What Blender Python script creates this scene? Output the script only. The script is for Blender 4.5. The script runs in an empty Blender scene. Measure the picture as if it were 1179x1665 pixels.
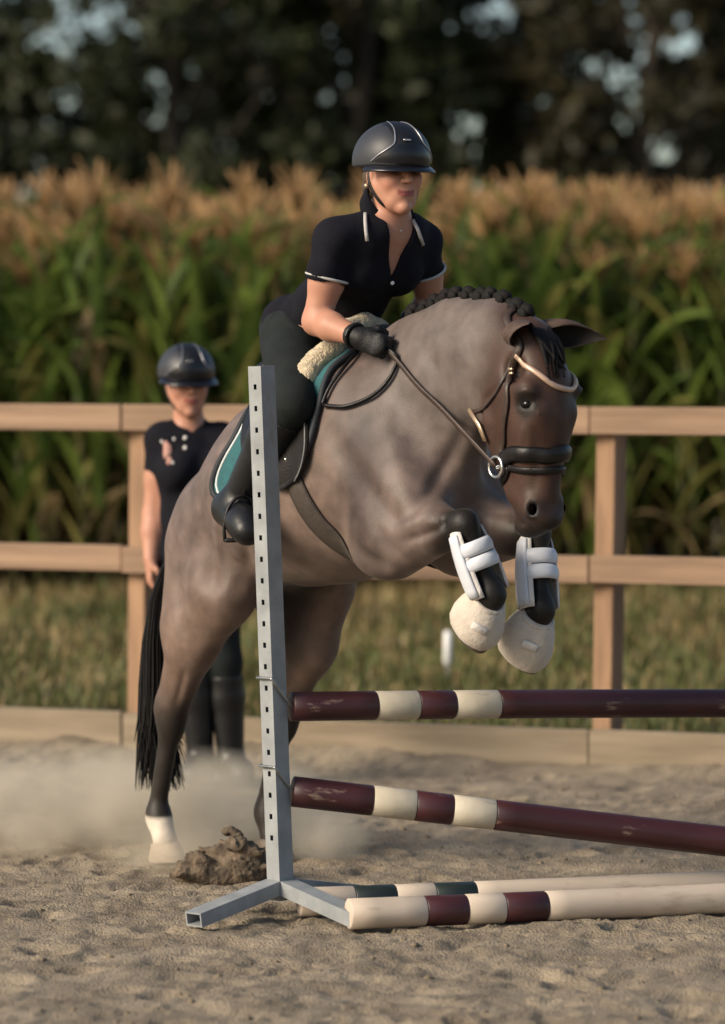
import bpy, math, random
import numpy as np
from mathutils import Vector, Matrix
from mathutils.bvhtree import BVHTree
random.seed(7); RNG = np.random.default_rng(7)
scn = bpy.context.scene
COL = scn.collection

# ------------------------------------------------------------------ camera
F, CX, CY, EYE = 6094.0, 589.5, 832.5, 1.65      # focal length in photo pixels, picture centre, eye height
PITCH = math.atan((CY - 575) / F)
cam = bpy.data.cameras.new('camera'); camo = bpy.data.objects.new('camera', cam); COL.objects.link(camo)
camo.location = (0, 0, EYE); camo.rotation_euler = (math.pi / 2 - PITCH, 0, 0)
cam.sensor_fit = 'HORIZONTAL'; cam.sensor_width = 36; cam.lens = 36 * F / 1179
cam.clip_start = 0.5; cam.clip_end = 3000
cam.dof.use_dof = True; cam.dof.focus_distance = 11.2; cam.dof.aperture_fstop = 2.9
scn.camera = camo

# ------------------------------------------------------------------ sky, sun, exposure
SUN_EL, SUN_AZ = math.radians(28), math.radians(242)      # azimuth clockwise from +Y: the sun stands behind the camera's shoulder
w = bpy.data.worlds.new('World'); scn.world = w; w.use_nodes = True
nt = w.node_tree; nt.nodes.clear()
sky = nt.nodes.new('ShaderNodeTexSky'); sky.sky_type = 'NISHITA'; sky.sun_disc = False
sky.sun_elevation = SUN_EL; sky.sun_rotation = SUN_AZ; sky.dust_density = 1.6; sky.air_density = 1.0
bg = nt.nodes.new('ShaderNodeBackground'); bg.inputs[1].default_value = 0.10
out = nt.nodes.new('ShaderNodeOutputWorld')
nt.links.new(sky.outputs[0], bg.inputs[0]); nt.links.new(bg.outputs[0], out.inputs[0])
sl = bpy.data.lights.new('sun', 'SUN'); sl.energy = 3.6; sl.angle = math.radians(26); sl.color = (1.0, 0.87, 0.69)
so = bpy.data.objects.new('sun', sl); COL.objects.link(so)
sd = Vector((math.sin(SUN_AZ) * math.cos(SUN_EL), math.cos(SUN_AZ) * math.cos(SUN_EL), math.sin(SUN_EL)))
so.rotation_euler = sd.to_track_quat('Z', 'Y').to_euler(); so.location = sd * 40
scn.view_settings.view_transform = 'Standard'; scn.view_settings.look = 'None'
scn.view_settings.exposure = 0.52; scn.view_settings.gamma = 1
scn.cycles.use_denoising = True
scn.cycles.max_bounces = 6; scn.cycles.transparent_max_bounces = 12; scn.cycles.volume_bounces = 1

# ------------------------------------------------------------------ pixel -> place
def ray(px, py):
    a = (px - CX) / F; b = (CY - py) / F
    return np.array([a, math.cos(PITCH) + b * math.sin(PITCH), -math.sin(PITCH) + b * math.cos(PITCH)])
CAMP = np.array([0, 0, EYE])
def P(px, py, d):                       # at distance d along the ground
    r = ray(px, py); return CAMP + r * (d / r[1])
def G(px, py, z=0.0):                   # on the ground (or a level z)
    r = ray(px, py); return CAMP + r * ((z - EYE) / r[2])
HO = np.array([-0.509, 12.21, 0.0]); HF = np.array([0.6, -0.8, 0.0]); HL = np.array([0.8, 0.6, 0.0]); UP = np.array([0, 0, 1.0])
def M(px, py, l=0.0):                   # on the horse's long plane, shifted l to its left side
    r = ray(px, py); s = (l + HO @ HL) / (r @ HL); return CAMP + r * s
def T(t, l, z):                         # along, left, up in the horse's frame
    return HO + HF * t + HL * l + UP * z
def tlz(p):
    q = np.asarray(p) - HO; return q @ HF, q @ HL, q[2]

# ------------------------------------------------------------------ small helpers
def V(*a): return np.array(a, float)
def nrm(v): v = np.asarray(v, float); return v / (np.linalg.norm(v) + 1e-12)
def mesh_obj(name, verts, faces, mat, parent=None, smooth=False, mats=None, midx=None):
    me = bpy.data.meshes.new(name)
    me.from_pydata([tuple(v) for v in verts], [], [tuple(int(i) for i in f) for f in faces])
    for m in (mats or [mat]): me.materials.append(m)
    if midx is not None: me.polygons.foreach_set('material_index', np.asarray(midx, np.int32))
    if smooth: me.polygons.foreach_set('use_smooth', np.ones(len(me.polygons), bool))
    me.update()
    return link(name, me, parent)
def link(name, me, parent=None):
    o = bpy.data.objects.new(name, me); COL.objects.link(o)
    if parent is not None:
        o.parent = parent; o.matrix_parent_inverse = Matrix.Translation(parent.location).inverted() if parent.parent is None else Matrix.Identity(4)
    return o
def empty(name, loc, label=None, cat=None, group=None):
    o = bpy.data.objects.new(name, None); COL.objects.link(o); o.location = tuple(loc); o.empty_display_size = 0.05
    return tag(o, label, cat, group)
def tag(o, label=None, cat=None, group=None, kind=None):
    if label: o['label'] = label
    if cat: o['category'] = cat
    if group: o['group'] = group
    if kind: o['kind'] = kind
    return o
class MB:                                # collects faces for ONE mesh
    def __init__(s): s.v = []; s.f = []
    def add(s, v, f):
        n = len(s.v); s.v += [tuple(map(float, q)) for q in v]; s.f += [tuple(int(i) + n for i in g) for g in f]; return s
    def frame_box(s, c, ax, ay, az, bev=0.0):      # half-axes as vectors; chamfered along the box edges
        c, ax, ay, az = map(np.asarray, (c, ax, ay, az))
        if bev <= 0:
            v = [c + i * ax + j * ay + k * az for i in (-1, 1) for j in (-1, 1) for k in (-1, 1)]
            f = [(0, 1, 3, 2), (4, 6, 7, 5), (0, 4, 5, 1), (2, 3, 7, 6), (0, 2, 6, 4), (1, 5, 7, 3)]
            return s.add(v, f)
        lx, ly, lz = [np.linalg.norm(a) for a in (ax, ay, az)]
        bx, by, bz = ax * (1 - bev / lx), ay * (1 - bev / ly), az * (1 - bev / lz)
        v = []; idx = {}
        for i in (-1, 1):
            for j in (-1, 1):
                for k in (-1, 1):
                    for n, q in enumerate(((ax, by, bz), (bx, ay, bz), (bx, by, az))):
                        idx[i, j, k, n] = len(v); v.append(c + i * q[0] + j * q[1] + k * q[2])
        f = []
        for a in (-1, 1):
            f.append([idx[a, j, k, 0] for j, k in ((-1, -1), (1, -1), (1, 1), (-1, 1))][::a])
            f.append([idx[j, a, k, 1] for j, k in ((-1, -1), (1, -1), (1, 1), (-1, 1))][::-a])
            f.append([idx[j, k, a, 2] for j, k in ((-1, -1), (1, -1), (1, 1), (-1, 1))][::a])
        for a in (-1, 1):
            for b in (-1, 1):
                f.append([idx[a, b, -1, 0], idx[a, b, 1, 0], idx[a, b, 1, 1], idx[a, b, -1, 1]][::-a * b])
                f.append([idx[a, -1, b, 0], idx[a, 1, b, 0], idx[a, 1, b, 2], idx[a, -1, b, 2]][::a * b])
                f.append([idx[-1, a, b, 1], idx[1, a, b, 1], idx[1, a, b, 2], idx[-1, a, b, 2]][::-a * b])
        for i in (-1, 1):
            for j in (-1, 1):
                for k in (-1, 1):
                    f.append([idx[i, j, k, 0], idx[i, j, k, 1], idx[i, j, k, 2]][::i * j * k])
        return s.add(v, f)
    def tube(s, pts, rad, n=8, cap=True, flat=None):    # flat=(normal list or vector, ratio): flattened strap
        pts = [np.asarray(p, float) for p in pts]; m = len(pts)
        rad = [rad] * m if np.isscalar(rad) else list(rad)
        up = None; v = []; f = []
        for i, p in enumerate(pts):
            d = nrm(pts[min(i + 1, m - 1)] - pts[max(i - 1, 0)])
            if flat is not None:
                nn = flat[0][i] if isinstance(flat[0], list) else flat[0]
                a = nrm(np.cross(d, nn)); b = nrm(np.cross(a, d)); k = flat[1]
            else:
                if up is None: up = nrm(np.cross(d, (0.3, 0.5, 0.8)))
                a = nrm(up - d * (up @ d)); b = np.cross(d, a); up = a; k = 1.0
            for j in range(n):
                t = 2 * math.pi * j / n; v.append(p + rad[i] * (a * math.cos(t) + b * k * math.sin(t)))
        for i in range(m - 1):
            for j in range(n):
                f.append((i * n + j, i * n + (j + 1) % n, (i + 1) * n + (j + 1) % n, (i + 1) * n + j))
        if cap: f.append(tuple(range(n))[::-1]); f.append(tuple((m - 1) * n + j for j in range(n)))
        return s.add(v, f)
    def ball(s, c, ax, n=12, m=8):       # ax: 3 half-axis vectors
        c = np.asarray(c); v = []; f = []
        for i in range(m + 1):
            th = math.pi * i / m
            for j in range(n):
                ph = 2 * math.pi * j / n
                v.append(c + math.sin(th) * math.cos(ph) * ax[0] + math.sin(th) * math.sin(ph) * ax[1] + math.cos(th) * ax[2])
        for i in range(m):
            for j in range(n):
                a, b = i * n + j, i * n + (j + 1) % n
                f.append((a, a + n, b + n, b))
        return s.add(v, f)
    def build(s, name, mat, parent=None, smooth=True): return mesh_obj(name, s.v, s.f, mat, parent, smooth)
def spline(pts, n):                      # Catmull-Rom through rows of numbers
    p = np.asarray(pts, float); p = np.vstack([2 * p[0] - p[1], p, 2 * p[-1] - p[-2]]); o = []
    for u in np.linspace(0, len(p) - 3 - 1e-9, n):
        i = int(u); t = u - i; a, b, c, d = p[i:i + 4]
        o.append(0.5 * (2 * b + (c - a) * t + (2 * a - 5 * b + 4 * c - d) * t * t + (3 * b - a - 3 * c + d) * t ** 3))
    return o
def vnoise(x, y, seed=0):                # smooth 2-d value noise in -1..1
    r = np.random.default_rng(seed).uniform(-1, 1, (256, 256))
    xi = np.floor(x).astype(int); yi = np.floor(y).astype(int); fx = x - xi; fy = y - yi
    fx = fx * fx * (3 - 2 * fx); fy = fy * fy * (3 - 2 * fy)
    g = lambda i, j: r[i % 256, j % 256]
    return (g(xi, yi) * (1 - fx) + g(xi + 1, yi) * fx) * (1 - fy) + (g(xi, yi + 1) * (1 - fx) + g(xi + 1, yi + 1) * fx) * fy

# ------------------------------------------------------------------ smooth bodies: a distance field of tapered limbs, skinned by surface nets
class Field:
    def __init__(s, lo, hi, h):
        s.o = np.asarray(lo, float); s.h = h
        s.n = np.ceil((np.asarray(hi) - s.o) / h).astype(int) + 1
        s.a = np.full(s.n, 0.5, np.float32)
    def copy(s):
        c = Field.__new__(Field); c.o, c.h, c.n, c.a = s.o, s.h, s.n, s.a.copy(); return c
    def block(s, lo, hi):
        i0 = np.maximum(np.floor((lo - s.o) / s.h).astype(int), 0); i1 = np.minimum(np.ceil((hi - s.o) / s.h).astype(int) + 1, s.n)
        if (i1 <= i0).any(): return None
        sl_ = tuple(slice(a, b) for a, b in zip(i0, i1))
        ax = [s.o[k] + s.h * np.arange(i0[k], i1[k]) for k in range(3)]
        X, Y, Z = np.meshgrid(*ax, indexing='ij', sparse=True)
        return sl_, X, Y, Z
    def _put(s, sl_, d, k, op):
        a = s.a[sl_]; d = d.astype(np.float32)
        if op == 'sub':
            d = -d; hh = np.maximum(k - np.abs(a - d), 0) / k if k > 0 else 0; s.a[sl_] = np.maximum(a, d) + hh * hh * k / 4
        else:
            hh = np.maximum(k - np.abs(a - d), 0) / k if k > 0 else 0; s.a[sl_] = np.minimum(a, d) - hh * hh * k / 4
    def cone(s, a, b, ra, rb, side=None, sa=None, sb=None, k=0.04, op='add', infl=0.0):
        a = np.asarray(a, float); b = np.asarray(b, float)
        ra += infl; rb += infl
        sa = ra if sa is None else sa + infl; sb = rb if sb is None else sb + infl
        m = max(ra, rb, sa, sb) + k + 3 * s.h
        bl = s.block(np.minimum(a, b) - m, np.maximum(a, b) + m)
        if bl is None: return s
        sl_, X, Y, Z = bl
        ab = b - a; L2 = ab @ ab + 1e-12
        vx, vy, vz = X - a[0], Y - a[1], Z - a[2]
        u = np.clip((vx * ab[0] + vy * ab[1] + vz * ab[2]) / L2, 0, 1)
        qx, qy, qz = vx - u * ab[0], vy - u * ab[1], vz - u * ab[2]
        r = ra + (rb - ra) * u; q2 = qx * qx + qy * qy + qz * qz
        if side is None: d = np.sqrt(q2) - r
        else:
            sd_ = nrm(side); qs = qx * sd_[0] + qy * sd_[1] + qz * sd_[2]; rs = sa + (sb - sa) * u
            qo2 = np.maximum(q2 - qs * qs, 0)
            k0 = np.sqrt(qo2 / r ** 2 + qs ** 2 / rs ** 2); k1 = np.sqrt(qo2 / r ** 4 + qs ** 2 / rs ** 4) + 1e-6
            d = k0 * (k0 - 1) / k1
            d = np.where(k0 < 0.05, -np.minimum(r, rs), d)
        s._put(sl_, d, k, op); return s
    def ell(s, c, ax, k=0.03, op='add', infl=0.0):            # ax: list of 3 orthogonal half-axis vectors
        c = np.asarray(c, float); R = [np.linalg.norm(a) + infl for a in ax]; U = [nrm(a) for a in ax]
        m = max(R) + k + 3 * s.h; bl = s.block(c - m, c + m)
        if bl is None: return s
        sl_, X, Y, Z = bl; vx, vy, vz = X - c[0], Y - c[1], Z - c[2]; k0 = 0; k1 = 0
        for r, u in zip(R, U):
            e = vx * u[0] + vy * u[1] + vz * u[2]; k0 = k0 + (e / r) ** 2; k1 = k1 + (e / r / r) ** 2
        k0 = np.sqrt(k0); k1 = np.sqrt(k1) + 1e-6
        d = np.where(k0 < 0.05, -min(R), k0 * (k0 - 1) / k1)
        s._put(sl_, d, k, op); return s
    def chain(s, nodes, side=None, k=0.03, op='add', infl=0.0):    # nodes: (point, r[, side_r])
        for p, q in zip(nodes[:-1], nodes[1:]):
            s.cone(p[0], q[0], p[1], q[1], side, p[2] if len(p) > 2 else None, q[2] if len(q) > 2 else None, k, op, infl)
        return s
    def half(s, p, n):                    # keep what lies behind the plane
        n = nrm(n); X, Y, Z = s.block(s.o, s.o + s.h * s.n)[1:]
        d = ((X - p[0]) * n[0] + (Y - p[1]) * n[1] + (Z - p[2]) * n[2]).astype(np.float32)
        s.a = np.maximum(s.a, d); return s
    def mesh(s, relax=2):
        a = s.a; h = s.h; ins = a < 0
        c = np.zeros(tuple(np.array(a.shape) - 1), np.int8)
        for i in (0, 1):
            for j in (0, 1):
                for k in (0, 1): c += ins[i:ins.shape[0] - 1 + i, j:ins.shape[1] - 1 + j, k:ins.shape[2] - 1 + k]
        mixed = (c > 0) & (c < 8); I, J, K = np.nonzero(mixed)
        idx = np.full(c.shape, -1, np.int64); idx[I, J, K] = np.arange(len(I))
        pos = np.zeros((len(I), 3)); cnt = np.zeros(len(I))
        cor = [(i, j, k) for i in (0, 1) for j in (0, 1) for k in (0, 1)]
        for p in cor:
            for ax in range(3):
                if p[ax]: continue
                q = list(p); q[ax] = 1
                va = a[I + p[0], J + p[1], K + p[2]]; vb = a[I + q[0], J + q[1], K + q[2]]
                m = (va < 0) != (vb < 0); t = np.where(m, va / np.where(m, va - vb, 1), 0)
                e = np.array(p, float)[None].repeat(len(I), 0); e[:, ax] = t
                pos[m] += e[m]; cnt[m] += 1
        pos = (pos / cnt[:, None] + np.stack([I, J, K], 1)) * h + s.o
        F_ = []
        for ax in range(3):
            a0 = np.moveaxis(ins, ax, 0); ch = a0[:-1] != a0[1:]
            ch = np.moveaxis(ch, 0, ax); o1, o2 = [x for x in range(3) if x != ax]
            E = np.stack(np.nonzero(ch), 1)
            E = E[(E[:, o1] > 0) & (E[:, o2] > 0) & (E[:, o1] < c.shape[o1]) & (E[:, o2] < c.shape[o2])]
            def cell(d1, d2):
                q = E.copy(); q[:, o1] += d1; q[:, o2] += d2; return idx[q[:, 0], q[:, 1], q[:, 2]]
            Q = np.stack([cell(-1, -1), cell(0, -1), cell(0, 0), cell(-1, 0)], 1)
            flip = ins[E[:, 0], E[:, 1], E[:, 2]]
            if ax == 1: flip = ~flip
            Q[~flip] = Q[~flip][:, ::-1]; F_.append(Q)
        Q = np.concatenate(F_); Q = Q[(Q >= 0).all(1)]
        e = np.concatenate([Q[:, [0, 1]], Q[:, [1, 2]], Q[:, [2, 3]], Q[:, [3, 0]]])
        deg = np.bincount(e.ravel(), minlength=len(pos)).astype(float)[:, None]
        for _ in range(relax):
            acc = np.zeros_like(pos)
            for x in range(3):
                acc[:, x] = np.bincount(e[:, 0], pos[e[:, 1], x], len(pos)) + np.bincount(e[:, 1], pos[e[:, 0], x], len(pos))
            pos = pos * 0.4 + 0.6 * acc / np.maximum(deg, 1)
        return pos, Q
def body_obj(name, pos, Q, mat, parent=None, col=None):
    me = bpy.data.meshes.new(name); n = len(Q)
    me.vertices.add(len(pos)); me.vertices.foreach_set('co', np.asarray(pos, np.float32).ravel())
    me.loops.add(4 * n); me.loops.foreach_set('vertex_index', Q.astype(np.int32).ravel())
    me.polygons.add(n); me.polygons.foreach_set('loop_start', np.arange(0, 4 * n, 4, dtype=np.int32))
    me.polygons.foreach_set('use_smooth', np.ones(n, bool)); me.update(calc_edges=True); me.validate()
    me.materials.append(mat)
    if col is not None:
        at = me.attributes.new('col', 'FLOAT_COLOR', 'POINT')
        at.data.foreach_set('color', np.hstack([col, np.ones((len(col), 1))]).astype(np.float32).ravel())
    return link(name, me, parent)
def sm(e0, e1, x): t = np.clip((x - e0) / (e1 - e0), 0, 1); return t * t * (3 - 2 * t)

# ------------------------------------------------------------------ materials
def mat(name, col, rough=0.7, var=0.15, vs=8.0, bump=0.0, bs=60.0, metal=0.0, sheen=0.0, attr=False, spec=0.5, stretch=None, col2=None, coords='Object', trans=0.0):
    m = bpy.data.materials.new(name); m.use_nodes = True; t = m.node_tree; b = t.nodes['Principled BSDF']
    tc = t.nodes.new('ShaderNodeTexCoord'); mp = t.nodes.new('ShaderNodeMapping'); t.links.new(tc.outputs[coords], mp.inputs[0])
    if stretch: mp.inputs['Scale'].default_value = stretch
    nz = t.nodes.new('ShaderNodeTexNoise'); nz.inputs['Scale'].default_value = vs; nz.inputs['Detail'].default_value = 5
    t.links.new(mp.outputs[0], nz.inputs['Vector'])
    cr = t.nodes.new('ShaderNodeValToRGB')
    if attr:
        cr.color_ramp.elements[0].color = (1 - var,) * 3 + (1,); cr.color_ramp.elements[1].color = (1 + var,) * 3 + (1,)
    else:
        c2 = col2 or tuple(min(1, c * (1 + var)) for c in col)
        cr.color_ramp.elements[0].color = tuple(c * (1 - var) for c in col) + (1,); cr.color_ramp.elements[1].color = tuple(c2) + (1,)
    cr.color_ramp.elements[0].position = 0.3; cr.color_ramp.elements[1].position = 0.7
    t.links.new(nz.outputs[0], cr.inputs[0]); last = cr.outputs[0]
    if attr:
        an = t.nodes.new('ShaderNodeAttribute'); an.attribute_name = 'col'
        mx = t.nodes.new('ShaderNodeMix'); mx.data_type = 'RGBA'; mx.blend_type = 'MULTIPLY'; mx.inputs[0].default_value = 1
        t.links.new(an.outputs['Color'], mx.inputs[6]); t.links.new(last, mx.inputs[7]); last = mx.outputs[2]
    t.links.new(last, b.inputs['Base Color'])
    b.inputs['Roughness'].default_value = rough; b.inputs['Metallic'].default_value = metal
    b.inputs['Specular IOR Level'].default_value = spec
    if sheen: b.inputs['Sheen Weight'].default_value = sheen; b.inputs['Sheen Roughness'].default_value = 0.4
    if bump:
        n2 = t.nodes.new('ShaderNodeTexNoise'); n2.inputs['Scale'].default_value = bs; n2.inputs['Detail'].default_value = 4
        t.links.new(mp.outputs[0], n2.inputs['Vector'])
        bp = t.nodes.new('ShaderNodeBump'); bp.inputs['Strength'].default_value = bump; bp.inputs['Distance'].default_value = 0.01
        t.links.new(n2.outputs[0], bp.inputs['Height']); t.links.new(bp.outputs[0], b.inputs['Normal'])
    if trans:
        tr = t.nodes.new('ShaderNodeBsdfTranslucent'); ms = t.nodes.new('ShaderNodeMixShader'); ms.inputs[0].default_value = trans
        t.links.new(last, tr.inputs[0]); o = t.nodes['Material Output']
        t.links.new(b.outputs[0], ms.inputs[1]); t.links.new(tr.outputs[0], ms.inputs[2]); t.links.new(ms.outputs[0], o.inputs[0])
    return m
# ================================================================== THE SETTING
# fence line on the ground, read from the foot of the boards
FA, FB = G(0, 1212), G(1179, 1260)
FD = nrm(FB - FA); FN = nrm(np.cross(FD, UP)); FN = FN if FN[1] < 0 else -FN      # along the fence, and towards the arena
def onfence(px, py=1200):               # distance along the fence where a pixel column meets it
    r = ray(px, py); A = np.array([[FD[0], -r[0]], [FD[1], -r[1]]]); u, s = np.linalg.solve(A, -(FA[:2])); return u

m_sand = mat('sand', (0.205, 0.160, 0.108), 0.95, 0.25, 5.0, 0.9, 120, col2=(0.305, 0.245, 0.170))
m_soil = mat('meadow_soil', (0.11, 0.09, 0.035), 0.95, 0.3, 1.2, 0.4, 30, col2=(0.20, 0.15, 0.07))
def build_ground():
    s = 1500
    tag(mesh_obj('ground', [(-s, -s, -0.06), (s, -s, -0.06), (s, s, -0.06), (-s, s, -0.06)], [(0, 1, 2, 3)], m_soil), kind='structure')
    # arena sand: a sheet along the fence with hoof-churned relief, fine near the jump
    us = np.concatenate([np.linspace(-40, -5, 24)[:-1], np.arange(-5, -1.2, 0.04), np.arange(-1.2, 5.4, 0.0115), np.arange(5.4, 8.5, 0.04), np.linspace(8.5, 45, 24)[1:]])
    vs = np.concatenate([np.arange(0, 2.2, 0.03), np.arange(2.2, 7.2, 0.016), np.linspace(7.2, 60, 40)[1:]])
    U, Vv = np.meshgrid(us, vs, indexing='ij')
    X = FA[0] + FD[0] * U + FN[0] * (Vv - 0.02); Y = FA[1] + FD[1] * U + FN[1] * (Vv - 0.02)
    Zh = 0.007 * vnoise(X * 1.9, Y * 1.9, 1) + 0.005 * vnoise(X * 5, Y * 5, 2) + 0.006 * vnoise(X * 12, Y * 12, 3)
    wx, wy = X + .03 * vnoise(X * 9, Y * 9, 5), Y + .03 * vnoise(X * 9 + 40, Y * 9, 6)
    for sc, am, sd_ in ((9.0, .008, 7), (17.0, .010, 8), (33.0, .008, 9)):      # trodden flakes with broken edges
        Zh += am * (sm(-.04, .06, vnoise(wx * sc, wy * sc, sd_)) - .5) * (0.55 + .45 * vnoise(X * 1.3, Y * 1.3, sd_ + 20))
    Zh += .0035 * np.abs(vnoise(X * 52, Y * 52, 10)) + .002 * vnoise(X * 80, Y * 80, 11)
    rg = np.random.default_rng(3)
    for _ in range(900):                # hoof prints: a pit with a pushed-up rim
        cu, cv = rg.uniform(-4.5, 8), rg.uniform(0.2, 7.2); r = rg.uniform(0.04, 0.085); dp = rg.uniform(0.008, 0.022); el = rg.uniform(0.7, 1.3)
        i0, i1 = np.searchsorted(us, [cu - 3 * r, cu + 3 * r]); j0, j1 = np.searchsorted(vs, [cv - 3 * r, cv + 3 * r])
        d = np.sqrt(((U[i0:i1, j0:j1] - cu) / el) ** 2 + (Vv[i0:i1, j0:j1] - cv) ** 2) / r
        Zh[i0:i1, j0:j1] += -dp * np.exp(-(d * 1.1) ** 6) + dp * 0.55 * np.exp(-((d - 1.25) / 0.2) ** 2) * (0.6 + 0.4 * np.sin(d * 3 + cu * 9))
    Zh = np.where(Zh > 0, Zh * 0.8, Zh)
    Zh -= 0.012
    # smoother where the jump stands so that feet and poles lie on it
    far = sm(7.4, 9, Vv); Zh = Zh * (1 - far) - 0.01 * far
    # sand banked against the boards
    Zh += (0.05 + .025 * vnoise(U * 3, Vv, 44)) * np.exp(-(Vv / 0.22) ** 2)
    n, m_ = U.shape; k = np.arange(n * m_).reshape(n, m_)
    f = np.stack([k[:-1, :-1], k[1:, :-1], k[1:, 1:], k[:-1, 1:]], -1).reshape(-1, 4)
    v = np.stack([X, Y, Zh], -1).reshape(-1, 3)
    if (np.cross(v[f[0, 1]] - v[f[0, 0]], v[f[0, 3]] - v[f[0, 0]])[2]) < 0: f = f[:, ::-1]
    o = body_obj('arena_sand', v, f, m_sand); tag(o, kind='structure'); return o
sand = build_ground()
# crumbs of sand turned up between the prints
m_clod = mat('sand_clod', (0.16, 0.125, 0.082), 0.95, 0.3, 9, 0.5, 60)
def build_crumbs():
    rg = np.random.default_rng(11); vs, fs = [], []; n = 0
    oct_ = np.array([(1, 0, 0), (0, 1, 0), (-1, 0, 0), (0, -1, 0), (0, 0, 1), (0, 0, -1)], float)
    of = np.array([(0, 1, 4), (1, 2, 4), (2, 3, 4), (3, 0, 4), (1, 0, 5), (2, 1, 5), (3, 2, 5), (0, 3, 5)])
    for _ in range(7000):
        u, v_ = rg.uniform(-3.5, 7), rg.uniform(0.1, 7.3); r = 0.003 + 0.012 * rg.random() ** 4
        p = FA + FD * u + FN * v_; q = oct_ * r * rg.uniform(0.6, 1.4, (6, 1)); q[:, 2] *= 0.7
        vs.append(q + (p[0], p[1], 0.0)); fs.append(of + n); n += 6
    v = np.concatenate(vs); t = BVHTree.FromObject(sand, bpy.context.evaluated_depsgraph_get())
    for i in range(0, len(v), 6):
        hit = t.ray_cast(Vector((*v[i:i + 6].mean(0)[:2], 1)), Vector((0, 0, -1)))
        v[i:i + 6, 2] += hit[0].z if hit[0] else 0
    tag(mesh_obj('sand_crumbs', v, np.concatenate(fs), m_clod, smooth=True), 'loose crumbs of dry sand scattered over the arena', 'sand', kind='stuff')
build_crumbs()

# ------------------------------------------------------------------ fence
m_wood = mat('rail_timber', (0.245, 0.140, 0.076), 0.75, 0.25, 5, 0.25, 40, stretch=(4, 4, .5), col2=(0.33, 0.195, 0.11))
m_rail = mat('rail_timber_long', (0.250, 0.155, 0.094), 0.75, 0.25, 4, 0.25, 30, stretch=(4, 6, .4), col2=(0.34, 0.22, 0.138))
m_board = mat('sandy_board', (0.22, 0.17, 0.115), 0.9, 0.2, 5, 0.3, 30, stretch=(3, 4, .4), col2=(0.29, 0.23, 0.16))
def build_fence():
    u1, u2 = onfence(217), onfence(977); sp = u2 - u1
    fo = empty('rail_fence', FA, 'brown timber two-rail fence with low kickboards between sand and corn', 'fence')
    W = 0.045
    yaw = math.radians(17); a = FD * math.cos(yaw) + FN * math.sin(yaw); b = np.cross(UP, a)
    for k in range(-2, 4):
        c = FA + FD * (u1 + sp * k) - FN * 0.085; lean = FD * 0.013 + FN * 0.003
        rg = random.Random(k + 9)
        mb = MB().frame_box(c + UP * 0.66 + lean * 0.66, a * W, b * W, (UP + lean) * 0.71, 0.004); mb.build('post', m_wood, fo, False)
    zt, zm = 1.44, 0.852
    def rail(ua, ub, z, hh, off, th, mm, name, dz=0.0):
        # board built along local Z so that the grain runs with it
        L_ = (ub - ua) / 2; mb = MB().frame_box((0, 0, 0), (th / 2, 0, 0), (0, hh / 2, 0), (0, 0, L_), 0.004)
        o = mb.build(name, mm, None, False); c = FA + FD * ((ua + ub) / 2) + FN * off + UP * (z + dz)
        R = Matrix(((FN[0], 0, FD[0]), (FN[1], 0, FD[1]), (0, 1, 0))); o.matrix_world = Matrix.LocRotScale(Vector(c), R.to_quaternion() if R.determinant() > 0 else R.to_3x3().to_quaternion(), None)
        o.parent = fo; o.matrix_parent_inverse = Matrix.Translation(fo.location).inverted(); return o
    for k in range(-2, 3):
        ua, ub = u1 + sp * k, u1 + sp * (k + 1)
        j = 0.003 * ((k * 7) % 3 - 1)
        rail(ua - 0.043, ub - 0.047, zt - 0.0545, 0.109, -0.005 + j, 0.045, m_rail, 'top_rail')
        rail(ua - 0.043, ub - 0.047, zm - 0.0545, 0.109, -0.004 - j, 0.045, m_rail, 'middle_rail', j)
        rail(ua - 0.043, ub - 0.047, 0.065, 0.19, 0.0 + j, 0.04, m_board, 'kickboard', j)
    return fo
fence = build_fence()
# ================================================================== THE JUMP
m_steel = mat('painted_steel', (0.235, 0.25, 0.255), 0.5, 0.14, 14, 0.05, 90, metal=0.0, col2=(0.29, 0.305, 0.31))
m_wire = mat('zinc_rod', (0.30, 0.31, 0.30), 0.35, 0.2, 30, metal=0.8)
m_maroon = mat('maroon_paint', (0.042, 0.010, 0.012), 0.45, 0.35, 9, 0.2, 26, col2=(0.066, 0.017, 0.019), stretch=(1, 1, 0.25))
m_cream = mat('scuffed_cream_paint', (0.54, 0.47, 0.35), 0.55, 0.22, 7, 0.15, 26, col2=(0.62, 0.55, 0.43))
m_pink = mat('dusty_white_paint', (0.52, 0.42, 0.33), 0.6, 0.16, 6, 0.15, 26, col2=(0.60, 0.51, 0.41), stretch=(1, 1, 0.3))
def scuff(m, col, sc, lo, hi, stretch=(1, 1, .35)):      # worn patches with a shape of their own
    t = m.node_tree; b = t.nodes['Principled BSDF']; src = b.inputs['Base Color'].links[0].from_socket
    tc = t.nodes.new('ShaderNodeTexCoord'); mp = t.nodes.new('ShaderNodeMapping'); mp.inputs['Scale'].default_value = stretch; t.links.new(tc.outputs['Object'], mp.inputs[0])
    nz = t.nodes.new('ShaderNodeTexNoise'); nz.inputs['Scale'].default_value = sc; nz.inputs['Detail'].default_value = 8; nz.inputs['Roughness'].default_value = .65; t.links.new(mp.outputs[0], nz.inputs['Vector'])
    mr = t.nodes.new('ShaderNodeMapRange'); mr.inputs[1].default_value = lo; mr.inputs[2].default_value = hi; t.links.new(nz.outputs[0], mr.inputs[0])
    mx = t.nodes.new('ShaderNodeMix'); mx.data_type = 'RGBA'; mx.inputs[7].default_value = tuple(col) + (1,); t.links.new(mr.outputs[0], mx.inputs[0]); t.links.new(src, mx.inputs[6]); t.links.new(mx.outputs[2], b.inputs['Base Color'])
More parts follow.
